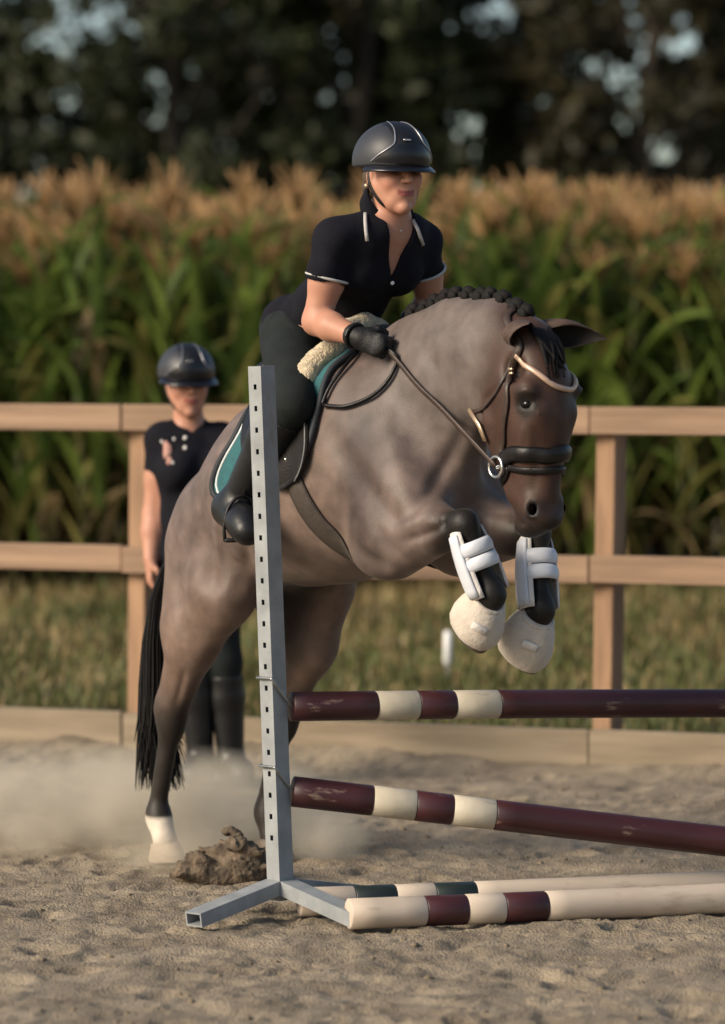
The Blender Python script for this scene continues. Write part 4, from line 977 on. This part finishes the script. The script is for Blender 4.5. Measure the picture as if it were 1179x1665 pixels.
def helmet(root, R, mshell, mpanel, size=1.0):
    hd, fd, hu, hl = R['hd'], R['fd'], R['hu'], R['hl']; c = hd + hu * .049 - fd * .006
    f = Field(c - .24, c + .24, .0045)
    f.ell(c, [fd * .127 * size, hl * .106 * size, hu * .102 * size], .02); f.ell(c - fd * .03 - hu * .02, [fd * .10 * size, hl * .10 * size, hu * .09 * size], .03)
    f.half(c - hu * .032 - fd * .02, -hu + fd * .02)
    f.ell(c - hu * .035, [fd * .100, hl * .083, hu * .105], .004, 'sub')
    p, q = f.mesh(1); r_ = p - c; b_ = r_ @ hl; a = r_ @ fd
    hm = body_obj('helmet', p, q, mshell, root, np.where((np.abs(b_) < .034 + .012 * (a > 0))[:, None], np.array([[.004, .004, .005]]), np.array([[.024, .026, .031]])))
    HT = BVHTree.FromPolygons([tuple(v) for v in p], [tuple(x) for x in q])
    # visor
    v = []; nj = 21
    for k, (ro, z) in enumerate(((.118, -.022), (.140, -.034), (.153, -.043), (.153, -.0475), (.140, -.041), (.112, -.032))):
        for j in range(nj):
            a = (j / (nj - 1) - .5) * 2 * math.radians(78); w_ = math.cos(a * .95) ** .6; rr = .112 + (ro - .112) * max(0, w_)
            v.append(c + fd * (rr * math.cos(a) * 1.02) + hl * (rr * math.sin(a) * .90) + hu * (z + .0))
    fcs = [(k * nj + j, k * nj + j + 1, ((k + 1) % 6) * nj + j + 1, ((k + 1) % 6) * nj + j) for k in range(6) for j in range(nj - 1)]
    mesh_obj('visor', v, fcs, mpanel, hm, True)
    def dome(a_, b2, off=.002):           # angle round, height angle -> on the shell
        d = fd * math.cos(a_) * math.cos(b2) + hl * math.sin(a_) * math.cos(b2) + hu * math.sin(b2); h_ = HT.ray_cast(Vector(c + d * .4), Vector(-d)); return np.array(h_[0]) + d * off
    # front gloss panel and its piping on each side
    for s in (-1, 1):
        pts = [dome(s * math.radians(x), math.radians(y)) for x, y in ((60, -8), (46, 2), (33, 10), (24, 18), (23, 32), (26, 48), (42, 66), (90, 78))]
        MB().tube(spline(pts, 36), [.0026] * 22 + [.0026 - .0016 * i / 13 for i in range(14)], 6).build('piping', m_piping2, hm)
        st = [hd + hl * s * .080 + hu * .03 - fd * .004, hd + hl * s * .082 - hu * .035 + fd * .005, hd + hl * s * .052 - hu * .095 + fd * .035, hd - hu * .118 + fd * .052]
        MB().tube(spline(st, 18), .0075, 7, flat=(hl * s + .001, .4)).build('chin_strap', m_boots, hm)
    g = []; na, nb = 15, 7
    for i in range(nb):
        for j in range(na):
            y = -9 + i * (16 + 9) / (nb - 1); xm = (56 - (y + 9) * 1.45); g.append(dome(math.radians((j / (na - 1) - .5) * 2 * xm), math.radians(y), .0022))
    mesh_obj('front_panel', g, [(i * na + j, i * na + j + 1, (i + 1) * na + j + 1, (i + 1) * na + j) for i in range(nb - 1) for j in range(na - 1)], mpanel, hm, True)
    e0 = dome(math.radians(-6), math.radians(22), .004); MB().frame_box(e0, hl * .012, hu * .003, fd * .002, .001).build('badge', m_bright, hm)
    return hm
m_hshell = mat('helmet_shell', (1, 1, 1), 0.5, 0.1, 20, 0.05, 200, attr=True); m_hgloss = mat('helmet_gloss', (0.006, 0.006, 0.009), 0.28, 0.1, 10); m_piping2 = mat('helmet_piping', (0.30, 0.30, 0.32), 0.3, 0.1, 20, metal=0.6)

# ------------------------------------------------------------------ rider
rider = empty('person', T(0.62, 0, 1.62), 'rider in black helmet and black polo crouched forward over the horse neck', 'person')
RW, LW = M(582, 548, -.19), M(664, 528, .17)
J = dict(L=HL, face=nrm(HF * 1 - HL * .20 - UP * .04), hu=UP + HF * .02, pelvis=T(.60, 0, 1.715), waist=T(.735, 0, 1.81), chest=T(.905, 0, 1.96), neck=T(.99, 0, 2.085), head=T(1.015, -.008, 2.197),
         rs=M(547, 392, -.165), re=M(515, 522, -.205), rw=RW, ls=M(680, 394, .155), le=M(702, 496, .25), lw=LW,
         rh=T(.62, -.105, 1.675), rk=M(478, 655, -.30), ra=M(386, 815, -.325), lh=T(.62, .105, 1.675), hem=-.035, sleeve=.50, trim=True, vneck=.135, gloves=True, bootmat=m_boots, hb=.0042)
J['rt'] = J['ra'] + V(.035, -.14, -.085); kt = tlz(J['rk']); J['lk'] = T(kt[0], -kt[1], kt[2]); kt = tlz(J['ra']); J['la'] = T(kt[0], -kt[1], kt[2]); J['lt'] = J['la'] + HF * .15 - UP * .07 + HL * .04
J['hands'] = dict(r=(nrm(M(640, 572, -.15) - RW), HL - UP * .3, UP + HF * .2, 1.0), l=(nrm(M(672, 556, .12) - LW + HF * .1), -HL - UP * .3, UP + HF * .2, 1.0))
R = make_person(rider, J)
helmet(rider, R, m_hshell, m_hgloss, 1.05)
hr = Field(R['hd'] - .25, R['hd'] + .25, .006)
hr.ell(R['hd'] - R['fd'] * .045 - R['hu'] * .012, [R['fd'] * .055, R['hl'] * .078, R['hu'] * .065], .03); hr.ell(R['hd'] - R['fd'] * .115 - R['hu'] * .045, [R['fd'] * .038, R['hl'] * .048, R['hu'] * .038], .03)
pp, qq = hr.mesh(1); body_obj('hair', pp, qq, m_brownhair, rider)
for s in (-1, 1):
    c = R['hd'] + R['hl'] * s * .088 - R['hu'] * .040 - R['fd'] * .002; MB().ball(c, [V(.008, 0, 0), V(0, .008, 0), V(0, 0, .008)], 10, 8).build('earring', m_brass, rider)
# collar with pale edges, buttons, necklace
def collar(R, s):
    nk, fr, L_, u = R['nk'], R['fr'], R['L'], R['upt']; ha = nrm(R['hd'] - nk); g = []; n = 12
    for i in range(n):
        a = math.radians(180 - 150 * i / (n - 1)); c = nk + ha * .012 - u * .012
        for k in range(4):
            r_ = (.060 + .009 * k); dz = (.040, .046, .020, -.008 - .05 * max(0, (i / (n - 1) - .55)))[k]
            g.append(c + fr * math.cos(a) * r_ * 1.05 + L_ * s * math.sin(a) * r_ * 1.12 + ha * dz - u * .012 * (1 + math.cos(a)))
    f = [(i * 4 + k, i * 4 + k + 1, (i + 1) * 4 + k + 1, (i + 1) * 4 + k) for i in range(n - 1) for k in range(3)]
    o = mesh_obj('collar', g, f, m_shirt, rider, True); sl_ = o.modifiers.new('thickness', 'SOLIDIFY'); sl_.thickness = .004
for s in (-1, 1): collar(R, s)
for pts in ([(594, 346), (594, 358), (595, 374), (597, 392)], [(671, 357), (679, 372), (684, 386), (688, 399)]):
    q = [on_shirt(R, *p, .012) for p in pts]
    if all(x is not None for x in q): MB().tube(q, .0055, 6, flat=(V(0, -1, 0.2), .5)).build('collar_trim', m_trim, rider)
q = on_shirt(R, 638, 460)
if q is not None: MB().ball(q, [V(.0065, 0, 0), V(0, .0035, 0), V(0, 0, .0065)], 12, 6).build('button', m_button, rider)

ha = nrm(R['hd'] - R['nk']); cn = R['nk'] + (R['hd'] - R['nk']) * .42; n1 = nrm(np.cross(ha, R['L'])); 
MB().tube([cn + (n1 * math.cos(a) * 1.02 + R['L'] * math.sin(a)) * .0575 + ha * .006 * math.cos(a) * (1 if n1 @ R['fr'] < 0 else -1) for a in np.linspace(0, 6.2832, 41)], .0085, 6, cap=False, flat=None).build('neck_strap', m_boots, rider)
q = R['nk'] + R['fr'] * .074 - R['upt'] * .004; MB().ball(q + R['fr'] * .006, [V(.005, 0, 0), V(0, .005, 0), V(0, 0, .005)], 8, 6).build('pendant', m_bright, rider)
# stirrups with leathers, carried by the saddle
for s, an, to in ((-1, J['ra'], J['rt']), (1, J['la'], J['lt'])):
    mid = an + (to - an) * .55 - UP * .055; td = nrm(V(*(to - an)[:2], 0)); sd_ = nrm(np.cross(UP, td))
    arch = [mid + sd_ * x + UP * z for x, z in ((-.056, -.012), (-.058, .03), (-.045, .085), (-.015, .118), (.015, .118), (.045, .085), (.058, .03), (.056, -.012))]
    st = MB().tube(spline(arch, 26), .0055, 7); st.frame_box(mid - UP * .014, sd_ * .058, td * .022, UP * .006, .002); st.build('stirrup_iron', m_black if s < 0 else m_bright, saddle)
    top_ = hide(.60, 70 if s < 0 else -70, .035)
    MB().tube(spline([top_, (top_ + mid) / 2 - HL * -s * .02 + UP * .1 + HL * s * .01, mid + UP * .118], 14), .012, 6, flat=(HL, .25)).build('stirrup_leather', m_black, saddle)

# ------------------------------------------------------------------ reins
rn = empty('reins', BIT, 'dark brown leather reins from bit to gloved hands', 'reins')
HR = RW + nrm(J['hands']['r'][0]) * .075 + HL * .02; HLh = LW + nrm(J['hands']['l'][0]) * .075 - HL * .02
def taut(a, b, side):                     # clears the neck
    o = []; ns = []
    for u in np.linspace(0, 1, 30):
        p = a + (b - a) * u; loc, nn, ix, dd = HB.find_nearest(Vector(p)); loc = np.array(loc); nn = np.array(nn)
        if (p - loc) @ nn < .010: p = loc + nn * .010
        o.append(p); ns.append(nn)
    for _ in range(4): o = [o[0]] + [(x + 2 * y + z) / 4 for x, y, z in zip(o[:-2], o[1:-1], o[2:])] + [o[-1]]
    return o
MB().tube(taut(BIT, HR, -1), .0085, 6, flat=(HL, .3)).build('off_side_rein', m_brown, rn)
MB().tube(taut(BITL, HLh, 1), .0085, 6, flat=(HL, .3)).build('near_side_rein', m_brown, rn)
lp = [S(*p, .012) for p in ((650, 582), (643, 607), (625, 632), (600, 651), (565, 663), (530, 661))]
MB().tube(spline([HR] + lp, 40), .0065, 7).build('rein_loop', m_black, rn)
lp2 = [S(*p, .012) for p in ((528, 660), (540, 632), (560, 604), (583, 578))]
MB().tube(spline(lp2, 20), .006, 7).build('rein_end', m_black, rn)

# ------------------------------------------------------------------ person standing by the fence
def Bp(px, py, dd=0.0): return P(px, py, 14.43 + dd)
fe0 = G(335, 1268)
by = empty('person', V(Bp(340, 1200)[0], 14.43, 0), 'person in black helmet and black polo standing by the fence, arms hanging', 'person')
XR = V(1, 0, 0); FC = nrm(V(.25, -1, 0)); LB = nrm(np.cross(UP, FC)); LB = LB if LB[0] > 0 else -LB
JB = dict(L=LB, face=nrm(FC - UP * .12), hu=UP, pelvis=Bp(322, 895), waist=Bp(318, 838), chest=Bp(312, 756), neck=Bp(307, 682), head=Bp(304, 622, -.03),
          rs=Bp(266, 716), re=Bp(250, 838), rw=Bp(245, 908, -.06), ls=Bp(358, 716), le=Bp(384, 838), lw=Bp(392, 912, -.06),
          rh=Bp(303, 915), rk=Bp(318, 1075, -.02), ra=Bp(326, 1225), lh=Bp(345, 915), lk=Bp(366, 1075, -.02), la=Bp(376, 1228), hem=-.05, sleeve=.42, trim=False, vneck=.05, gloves=False, bootmat=m_boots)
for k in ('ra', 'la'): JB[k][2] = .085
for a_, t_, dx in (('ra', 'rt', -.02), ('la', 'lt', .05)): JB[t_] = JB[a_] + V(dx, -.15, -.048)
JB['hands'] = dict(r=(V(-.05, -.05, -1), LB, FC, .3), l=(V(.05, -.05, -1), -LB, FC, .3))
RB = make_person(by, JB, .007)
helmet(by, RB, m_hshell, m_hgloss)
for py in (712, 728):
    q = on_shirt(RB, 301, py)
    if q is not None: MB().ball(q, [V(.008, 0, 0), V(0, .004, 0), V(0, 0, .008)], 10, 6).build('button', m_button, by)
# small embroidered crest on the chest
m_crest = mat('pink_embroidery', (0.50, 0.27, 0.22), 0.8, 0.2, 60, 0.4, 200)
cb = MB()
for dx, dz, rx, rz in ((0, 0, .018, .040), (-.008, .03, .010, .02), (.006, -.03, .012, .018)):
    q = on_shirt(RB, 273 + dx * 420, 737 - dz * 420, .003)
    if q is not None: cb.ball(q, [XR * rx, V(0, .006, 0), UP * rz], 10, 6)
cr_ = cb.build('crest', m_crest, by)
wb = MB()
for px, py in ((263, 718), (283, 714), (281, 752), (275, 745)):
    q = on_shirt(RB, px, py, .004)
    if q is not None: wb.ball(q, [XR * .005, V(0, .004, 0), UP * .007], 8, 6)
wb.build('crest_stitching', m_button, cr_)
# ================================================================== CORN, GRASS, TREES
def leafmat(name, c, c2, trans=.45, vs=3.0, rough=.55):
    return mat(name, c, rough, .25, vs, 0, col2=c2, trans=trans, spec=.3)
m_cl = [leafmat('corn_leaf_green', (.135, .195, .036), (.195, .26, .055)), leafmat('corn_leaf_deep', (.085, .14, .03), (.13, .185, .042)), leafmat('corn_leaf_yellowing', (.20, .20, .05), (.28, .25, .08))]
m_dry = leafmat('corn_leaf_dry', (.20, .14, .065), (.28, .20, .10), .15)
m_stalk = mat('corn_stalk', (.075, .085, .025), .6, .3, 6, col2=(.13, .12, .045), stretch=(1, 1, .3))
m_tas = leafmat('corn_tassel', (.40, .23, .095), (.52, .32, .145), .2, 8)
def leaf_geo(rg, ln, wd, droop, tw):
    n = 8; v = []; p = V(0, 0, 0); an = math.radians(rg.uniform(8, 22)); bend = droop / n
    for i in range(n + 1):
        u = i / n; w_ = wd * (.55 + .45 * math.sin(min(1, u * 2.2) * math.pi / 2)) * (1 - u ** 3) ** .8 + .002
        s_ = V(0, math.cos(tw * u), math.sin(tw * u)); dr = V(math.sin(an), 0, math.cos(an)); nn = V(-math.cos(an), 0, math.sin(an))
        v += [p - s_ * w_ + nn * w_ * .35, p, p + s_ * w_ + nn * w_ * .35]
        p = p + dr * ln / n; an += bend * (.5 + u * 1.2)
    f = [(i * 3 + k, i * 3 + k + 1, i * 3 + k + 4, i * 3 + k + 3) for i in range(n) for k in (0, 1)]
    return np.array(v), f
def mk(name, v, f, m):
    me = bpy.data.meshes.new(name); me.from_pydata([tuple(map(float, x)) for x in v], [], f); me.materials.append(m)
    me.polygons.foreach_set('use_smooth', np.ones(len(me.polygons), bool)); me.update(); return me
rgc = random.Random(5)
LEAF = []                                  # leaf shapes, each in several colours sharing the shape
for i in range(10):
    v, f = leaf_geo(rgc, rgc.uniform(.62, .92), rgc.uniform(.05, .072), rgc.uniform(.4, 1.9), rgc.uniform(-1, 1)); LEAF.append((v, f, [mk('leaf', v, f, m) for m in m_cl + [m_dry]]))
def stalk_geo(h_):
    mb = MB(); mb.tube([(0, 0, 0), (.01, 0, h_ * .4), (0, .01, h_ * .8), (0.01, 0.01, h_)], [.014, .013, .010, .006], 6); return np.array(mb.v), mb.f
def tassel_geo(rg, h_):
    mb = MB(); mb.tube([(0, 0, 0), (0, 0, h_)], [.006, .010], 4)
    for k in range(20):
        z0 = h_ * rg.uniform(.15, .5); a = rg.uniform(0, 6.28); ln = h_ * rg.uniform(.45, .75); o = rg.uniform(.10, .60)
        mb.tube([(0, 0, z0), (math.cos(a) * ln * o * .6, math.sin(a) * ln * o * .6, z0 + ln * .6), (math.cos(a) * ln * o * 1.15, math.sin(a) * ln * o * 1.15, z0 + ln * .92)], [.005, .0075, .004], 3)
    return np.array(mb.v), mb.f
STK = [(mk('stalk', *stalk_geo(2.5), m_stalk), *stalk_geo(2.5)) for _ in range(1)]; TAS = []
for i in range(5): v, f = tassel_geo(rgc, rgc.uniform(.40, .50)); TAS.append((mk('tassel', v, f, m_tas), v, f))
def plan(rg):                              # one plant: list of (leaf no, colour, height, turn, scale)
    base = rg.uniform(0, 6.28); L_ = []; n = rg.randint(16, 18)
    for i in range(n):
        z = .25 + 2.1 * i / (n - 1); c = rg.choices((0, 1, 2, 3), (5, 5, 2.0, 0.5) if z > .6 else (1, 2, 3, 5))[0]
        L_.append((rg.randrange(10), c, z, base + (i % 2) * math.pi + rg.uniform(-.6, .6), (.75 if z < .5 else 1.0) * rg.uniform(.8, 1.1) * (1 - .25 * (z > 2.0))))
    return L_, rg.randrange(5)
CY0 = 25.7
LAB = 'tall green corn plant with tan tassel in the field beyond the fence'
def corn_parts(x, y, s, rg):
    root = empty('corn_plant', (x, y, -.055), LAB, 'corn plant', 'corn plants beyond the fence'); root.scale = (1, 1, s); root.rotation_euler = (rg.uniform(-.05, .05), rg.uniform(-.05, .05), 0)
    pl, t = plan(rg)
    def ch(name, me, loc, rz=0, sc=1.0):
        o = bpy.data.objects.new(name, me); COL.objects.link(o); o.parent = root; o.location = loc; o.rotation_euler = (0, 0, rz); o.scale = (sc, sc, sc); return o
    ch('stalk', STK[0][0], (0, 0, 0))
    for k, c, z, a, sc in pl: ch('leaf', LEAF[k][2][c], (0, 0, z), a, sc)
    ch('tassel', TAS[t][0], (.01, .01, 2.46))
def corn_join(rg):                         # geometry of one plant as arrays with material slots
    pl, t = plan(rg); V_ = [STK[0][1]]; F_ = list(STK[0][2]); Mi = [4] * len(F_); n = len(V_[0])
    for k, c, z, a, sc in pl:
        v, f, _ = LEAF[k]; ca, sa = math.cos(a), math.sin(a); q = np.stack([v[:, 0] * ca - v[:, 1] * sa, v[:, 0] * sa + v[:, 1] * ca, v[:, 2]], 1) * sc + (0, 0, z)
        V_.append(q); F_ += [tuple(i + n for i in g) for g in f]; Mi += [c] * len(f); n += len(v)
    v, f = TAS[t][1:]; V_.append(v + (.01, .01, 2.46)); F_ += [tuple(i + n for i in g) for g in f]; Mi += [5] * len(f)
    return np.concatenate(V_), F_, Mi
MATS = m_cl + [m_dry, m_stalk, m_tas]
def build_corn():
    rg = random.Random(12)
    def hgt(): return rg.uniform(.82, 1.045)
    for r in range(2):
        for x in np.arange(-3.3, 3.4, .17): corn_parts(x + rg.uniform(-.05, .05), CY0 + r * .42 + rg.uniform(-.12, .12), hgt(), rg)
    var = []
    for i in range(10):
        v, f, mi = corn_join(rg); me = mk('corn_plant', v, f, MATS[0])
        for m in MATS[1:]: me.materials.append(m)
        me.polygons.foreach_set('material_index', np.array(mi, np.int32)); me.update(); var.append(me)
    for r in range(2, 7):
        for x in np.arange(-3.6, 3.7, .17):
            o = bpy.data.objects.new('corn_plant', var[rg.randrange(10)]); COL.objects.link(o); tag(o, LAB, 'corn plant', 'corn plants beyond the fence')
            o.location = (x + rg.uniform(-.06, .06), CY0 + r * .48 + rg.uniform(-.14, .14), -.055); o.rotation_euler = (rg.uniform(-.05, .05), rg.uniform(-.05, .05), rg.uniform(0, 6.28)); s = hgt(); o.scale = (1, 1, s)
    # the rest of the field, too deep in to tell one plant from the next
    Vs, Fs, Ms, n = [], [], [], 0
    src = [corn_join(rg) for _ in range(4)]
    spots = [(x, CY0 + 3.6 + r * .6) for r in range(6) for x in np.arange(-8, 8, .24)] + [(s * x, CY0 + r * .6) for r in range(6) for s in (-1, 1) for x in np.arange(3.6 + .1 * r, 8, .24)]
    for x, y in spots:
        v, f, mi = src[rg.randrange(4)]; a = rg.uniform(0, 6.28); ca, sa = math.cos(a), math.sin(a)
        q = np.stack([v[:, 0] * ca - v[:, 1] * sa + x + rg.uniform(-.06, .06), v[:, 0] * sa + v[:, 1] * ca + y + rg.uniform(-.1, .1), v[:, 2] * hgt() - .055], 1)
        Vs.append(q); Fs += [tuple(i + n for i in g) for g in f]; Ms += mi; n += len(v)
    o = mesh_obj('corn_field', np.concatenate(Vs), Fs, None, None, True, MATS, Ms); tag(o, 'dense mass of corn filling the field behind its first rows', 'corn field', kind='stuff')
build_corn()
# grass and weeds between fence and corn
m_gr = [leafmat('grass_green', (.085, .105, .028), (.14, .15, .05), .2, 1.0), leafmat('grass_dry', (.22, .16, .065), (.32, .24, .11), .2, 1.0)]
def build_grass():
    rg = np.random.default_rng(9); Vs, Fs, Ms = [], [], []; n = 0
    while n < 52000 * 5:
        x = rg.uniform(-4.5, 4.5); y = rg.uniform(14.2, 26.3)
        u = (x - FA[0]) * FN[0] + (y - FA[1]) * FN[1]
        if u > -.12: continue
        near = np.clip((y - 17.5) / 6, 0, 1); dryp = .22 + .75 * near * (0.6 + .5 * float(vnoise(np.array([x * .9]), np.array([y * .6]), 41)[0]))
        if y < 16.5: dryp *= .7
        h_ = rg.uniform(.04, .10) + near * rg.uniform(0, .14) * (1 if rg.random() < .5 else .3)
        a = rg.uniform(0, 6.28); ln = rg.normal(0, .45); w_ = rg.uniform(.004, .009) * (1 + near)
        sx, sy = math.cos(a) * w_, math.sin(a) * w_; lx, ly = -math.sin(a) * ln * h_, math.cos(a) * ln * h_
        Vs += [(x - sx, y - sy, -.06), (x + sx, y + sy, -.06), (x + sx * .8 + lx * .35, y + sy * .8 + ly * .35, -.06 + h_ * .6), (x - sx * .8 + lx * .35, y - sy * .8 + ly * .35, -.06 + h_ * .6), (x + lx, y + ly, -.06 + h_)]
        Fs += [(n, n + 1, n + 2, n + 3), (n + 3, n + 2, n + 4)]; Ms += [int(rg.random() < dryp)] * 2; n += 5
    o = mesh_obj('meadow_grass', Vs, Fs, None, None, False, m_gr, Ms); tag(o, 'rough green and straw coloured grass between fence and corn', 'grass', kind='stuff')
build_grass()
q = G(728, 1112, -.06); MB().tube([q, q + UP * .10], .008, 8).tube([q + UP * .10, q + UP * .28], [.020, .020], 10)
mk_ = MB().tube([q, q + UP * .10], .010, 8); peg = empty('marker_peg', q, 'small white peg standing in the grass beyond the fence', 'peg')
mk_.build('spike', mat('grey_spike', (.2, .2, .2), .5), peg); MB().tube([q + UP * .10, q + UP * .105, q + UP * .27, q + UP * .275], [.016, .022, .020, .012], 12).build('sleeve', mat('white_plastic', (.7, .7, .68), .4), peg)

# trees
m_bark = mat('bark', (.035, .028, .020), .9, .3, 6, .6, 20, stretch=(1, 1, .3))
m_fol = [leafmat('foliage_dark', (.019, .025, .009), (.034, .042, .015), .12, 1.0), leafmat('foliage_olive', (.026, .028, .011), (.042, .040, .017), .12, 1.0), leafmat('foliage_rust', (.026, .026, .011), (.042, .036, .016), .12, 1.0)]
def tree(x, y, h_, spread, low, label, seed, mf, nclump, per=125, lf=.17):
    rg = np.random.default_rng(seed); root = empty('tree', (x, y, -.06), label, 'tree', 'trees behind the corn')
    mb = MB(); tp = V(x + rg.uniform(-.3, .3), y, h_ * .75); b0 = V(x, y, -.06)
    tk = [b0 + (tp - b0) * u + V(.12 * math.sin(u * 5 + seed), .1 * math.cos(u * 4), 0) for u in np.linspace(0, 1, 9)]
    mb.tube(tk, [.26 * (1 - .8 * u) for u in np.linspace(0, 1, 9)], 9)
    ends = []
    for i in range(nclump):
        zf = low + (h_ - low) * (i + .5) / nclump; a = rg.uniform(0, 6.28); w_ = spread * (0.45 + .6 * math.sin(math.pi * min(.98, (zf - low) / (h_ - low) * .8 + .15))) * math.sqrt(rg.uniform(.1, 1))
        e = V(x + math.cos(a) * w_, y + math.sin(a) * w_ * .8, zf); ends.append(e)
        if i % 3 == 0:
            s_ = tk[min(8, max(1, int(zf / (h_ * .75) * 8 * .75)))]; mb.tube([s_, (s_ + e) / 2 + V(0, 0, .15), e], [.06, .035, .012], 5)
    mb.build('trunk', m_bark, root)
    Vs, n = [], 0; q = np.array([(-1, 0, -.5), (1, 0, -.5), (.75, 0, .5), (-.75, 0, .5)])
    C = np.repeat(np.array(ends), per, 0); N = len(C); R_ = rg.normal(0, 1, (N, 3)); R_ /= np.linalg.norm(R_, axis=1)[:, None]; rad = rg.random((N, 1)) ** .45 * rg.uniform(.45, .8, (nclump, 1)).repeat(per, 0)
    pos = C + R_ * rad * (1, 1, .75)
    u_ = rg.normal(0, 1, (N, 3)); u_ /= np.linalg.norm(u_, axis=1)[:, None]; v_ = np.cross(u_, rg.normal(0, 1, (N, 3))); v_ /= np.linalg.norm(v_, axis=1)[:, None]
    s_ = lf * rg.uniform(.6, 1.2, (N, 1))
    Vx = np.stack([pos - u_ * s_, pos + v_ * s_ * .5, pos + u_ * s_, pos - v_ * s_ * .5], 1).reshape(-1, 3)
    o = body_obj('crown', Vx, np.arange(4 * N).reshape(N, 4), mf, root)
def build_trees():
    D = 64
    def X(px, d): return (px - CX) / F * d
    L1 = 'dark leafy tree behind the corn'
    spec = [(60, 62, 6.4, 2.4, 2.0, 0, 60), (-180, 64, 12, 3, 2, 0, 70), (300, 60, 13, 2.6, 2.2, 0, 110), (470, 66, 14, 2.8, 2.0, 1, 110), (590, 61, 13, 2.2, 3.0, 0, 80), (740, 68, 13, 2.0, 2.0, 0, 60), (905, 63, 14, 2.0, 2.0, 1, 80), (1030, 60, 12, 1.6, 2.6, 2, 60), (1160, 66, 13, 2.2, 2.0, 0, 60), (1350, 63, 12, 3, 2, 0, 80), (430, 84, 16, 3.2, 2, 1, 110)]
    lab = ['low rounded dark bush tree in front of the tree line', 'broad dark tree where the tree line goes on past the low bush tree', 'dense tall dark tree above the low bush tree', 'tall olive dark tree rising behind the standing person', 'dark tree straight behind the rider helmet', 'thin dark tree with sky gaps beside the rider helmet', 'tall olive tree behind the plaited mane', 'narrow brownish tree among the dark trees', 'dark tree with pale sky gaps beyond the fence post', 'broad dark tree closing the tree line past the fence post', 'tall olive tree in the second line of the tree line']
    spec += [(px, 62 + (i * 5) % 9, 12 + i % 3, 2.8, 2, i % 2, 60) for i, px in enumerate((-420, -640, -880, 1560, 1780, 2020, 2280))]
    lab += ['dark tree further along the tree line outside the jump area'] * 7
    for (px, d, h_, sp, lo, k, nc), lb in zip(spec, lab): tree(X(px, d), d, h_, sp, lo, lb, (int(px) + 500) % 99991, m_fol[k], nc)
build_trees()
# ================================================================== DUST AND THROWN SAND
m_dirt = mat('damp_sand', (0.075, 0.055, 0.038), 0.95, 0.45, 22, 0.9, 60, col2=(0.17, 0.125, 0.082))
def build_heap():
    c = G(362, 1428); f = Field(c + V(-.30, -.2, -.05), c + V(.30, .2, .25), .005); rg = np.random.default_rng(2)
    f.ell(c + V(.01, 0, .015), [V(.145, 0, 0), V(0, .07, 0), V(0, 0, .055)], .02); f.ell(c + V(.06, 0, .05), [V(.07, 0, 0), V(0, .05, 0), V(0, 0, .07)], .03)
    for i in range(90):
        u = rg.uniform(-1, 1); x = u * .15; hgt = .105 * (1 - abs(u) ** 2.5) + .045 * (u > .0); z = rg.uniform(0, max(.012, hgt)); r_ = rg.uniform(.008, .026)
        f.ell(c + V(x, rg.uniform(-.06, .06), z), [V(r_ * 1.3, 0, 0), V(0, r_, 0), V(0, 0, r_ * .7)], .016)
    p, q = f.mesh(0); n = (vnoise(p[:, 0] * 60, p[:, 2] * 60 + p[:, 1] * 45, 3) * .006 + vnoise(p[:, 0] * 150, p[:, 2] * 150 + p[:, 1] * 120, 4) * .004)[:, None]; d = p - (c - UP * .05); d /= np.linalg.norm(d, axis=1)[:, None]; p = p + d * n
    tag(body_obj('sand_heap', p, q, m_dirt), 'dark crumbly heap of sand kicked up behind the stand', 'sand heap')
build_heap()
def dust(name, c, hx, dens, label):
    mb = MB().ball(c, [V(hx[0], 0, 0), V(0, hx[1], 0), V(0, 0, hx[2])], 24, 14)
    m = bpy.data.materials.new('dust_volume'); m.use_nodes = True; t = m.node_tree; t.nodes.remove(t.nodes['Principled BSDF']); o = t.nodes['Material Output']
    pv = t.nodes.new('ShaderNodeVolumePrincipled'); pv.inputs['Color'].default_value = (.995, .90, .73, 1); pv.inputs['Anisotropy'].default_value = 0.2
    tc = t.nodes.new('ShaderNodeTexCoord'); mp = t.nodes.new('ShaderNodeMapping'); t.links.new(tc.outputs['Object'], mp.inputs[0])
    mp.inputs['Scale'].default_value = tuple(1 / h for h in hx)
    g = t.nodes.new('ShaderNodeTexGradient'); g.gradient_type = 'SPHERICAL'; t.links.new(mp.outputs[0], g.inputs[0])
    nz = t.nodes.new('ShaderNodeTexNoise'); nz.inputs['Scale'].default_value = 5; nz.inputs['Detail'].default_value = 3; t.links.new(tc.outputs['Object'], nz.inputs['Vector'])
    mr = t.nodes.new('ShaderNodeMapRange'); mr.inputs[1].default_value = .35; mr.inputs[2].default_value = .7; t.links.new(nz.outputs[0], mr.inputs[0])
    mu = t.nodes.new('ShaderNodeMath'); mu.operation = 'MULTIPLY'; t.links.new(g.outputs[1], mu.inputs[0]); t.links.new(mr.outputs[0], mu.inputs[1])
    m2 = t.nodes.new('ShaderNodeMath'); m2.operation = 'MULTIPLY'; m2.inputs[1].default_value = dens; t.links.new(mu.outputs[0], m2.inputs[0]); t.links.new(m2.outputs[0], pv.inputs['Density'])
    t.links.new(pv.outputs[0], o.inputs['Volume'])
    ob = mesh_obj(name, [np.array(v) - c for v in mb.v], mb.f, m); ob.location = tuple(c); tag(ob, label, 'dust', kind='stuff')
dust('dust', G(150, 1390) + V(0, .35, .10), (1.05, .55, .24), 12.0, 'pale cloud of sand dust round the pushing hind hoof')
dust('dust', G(285, 1412) + V(0, .05, .05), (.26, .22, .11), 9.0, 'small dense puff of dust veiling the white hind hoof')
dust('dust', G(515, 1400) + V(0, .10, .06), (.20, .2, .12), 14.0, 'thin puff of dust hanging beside the steel stand')
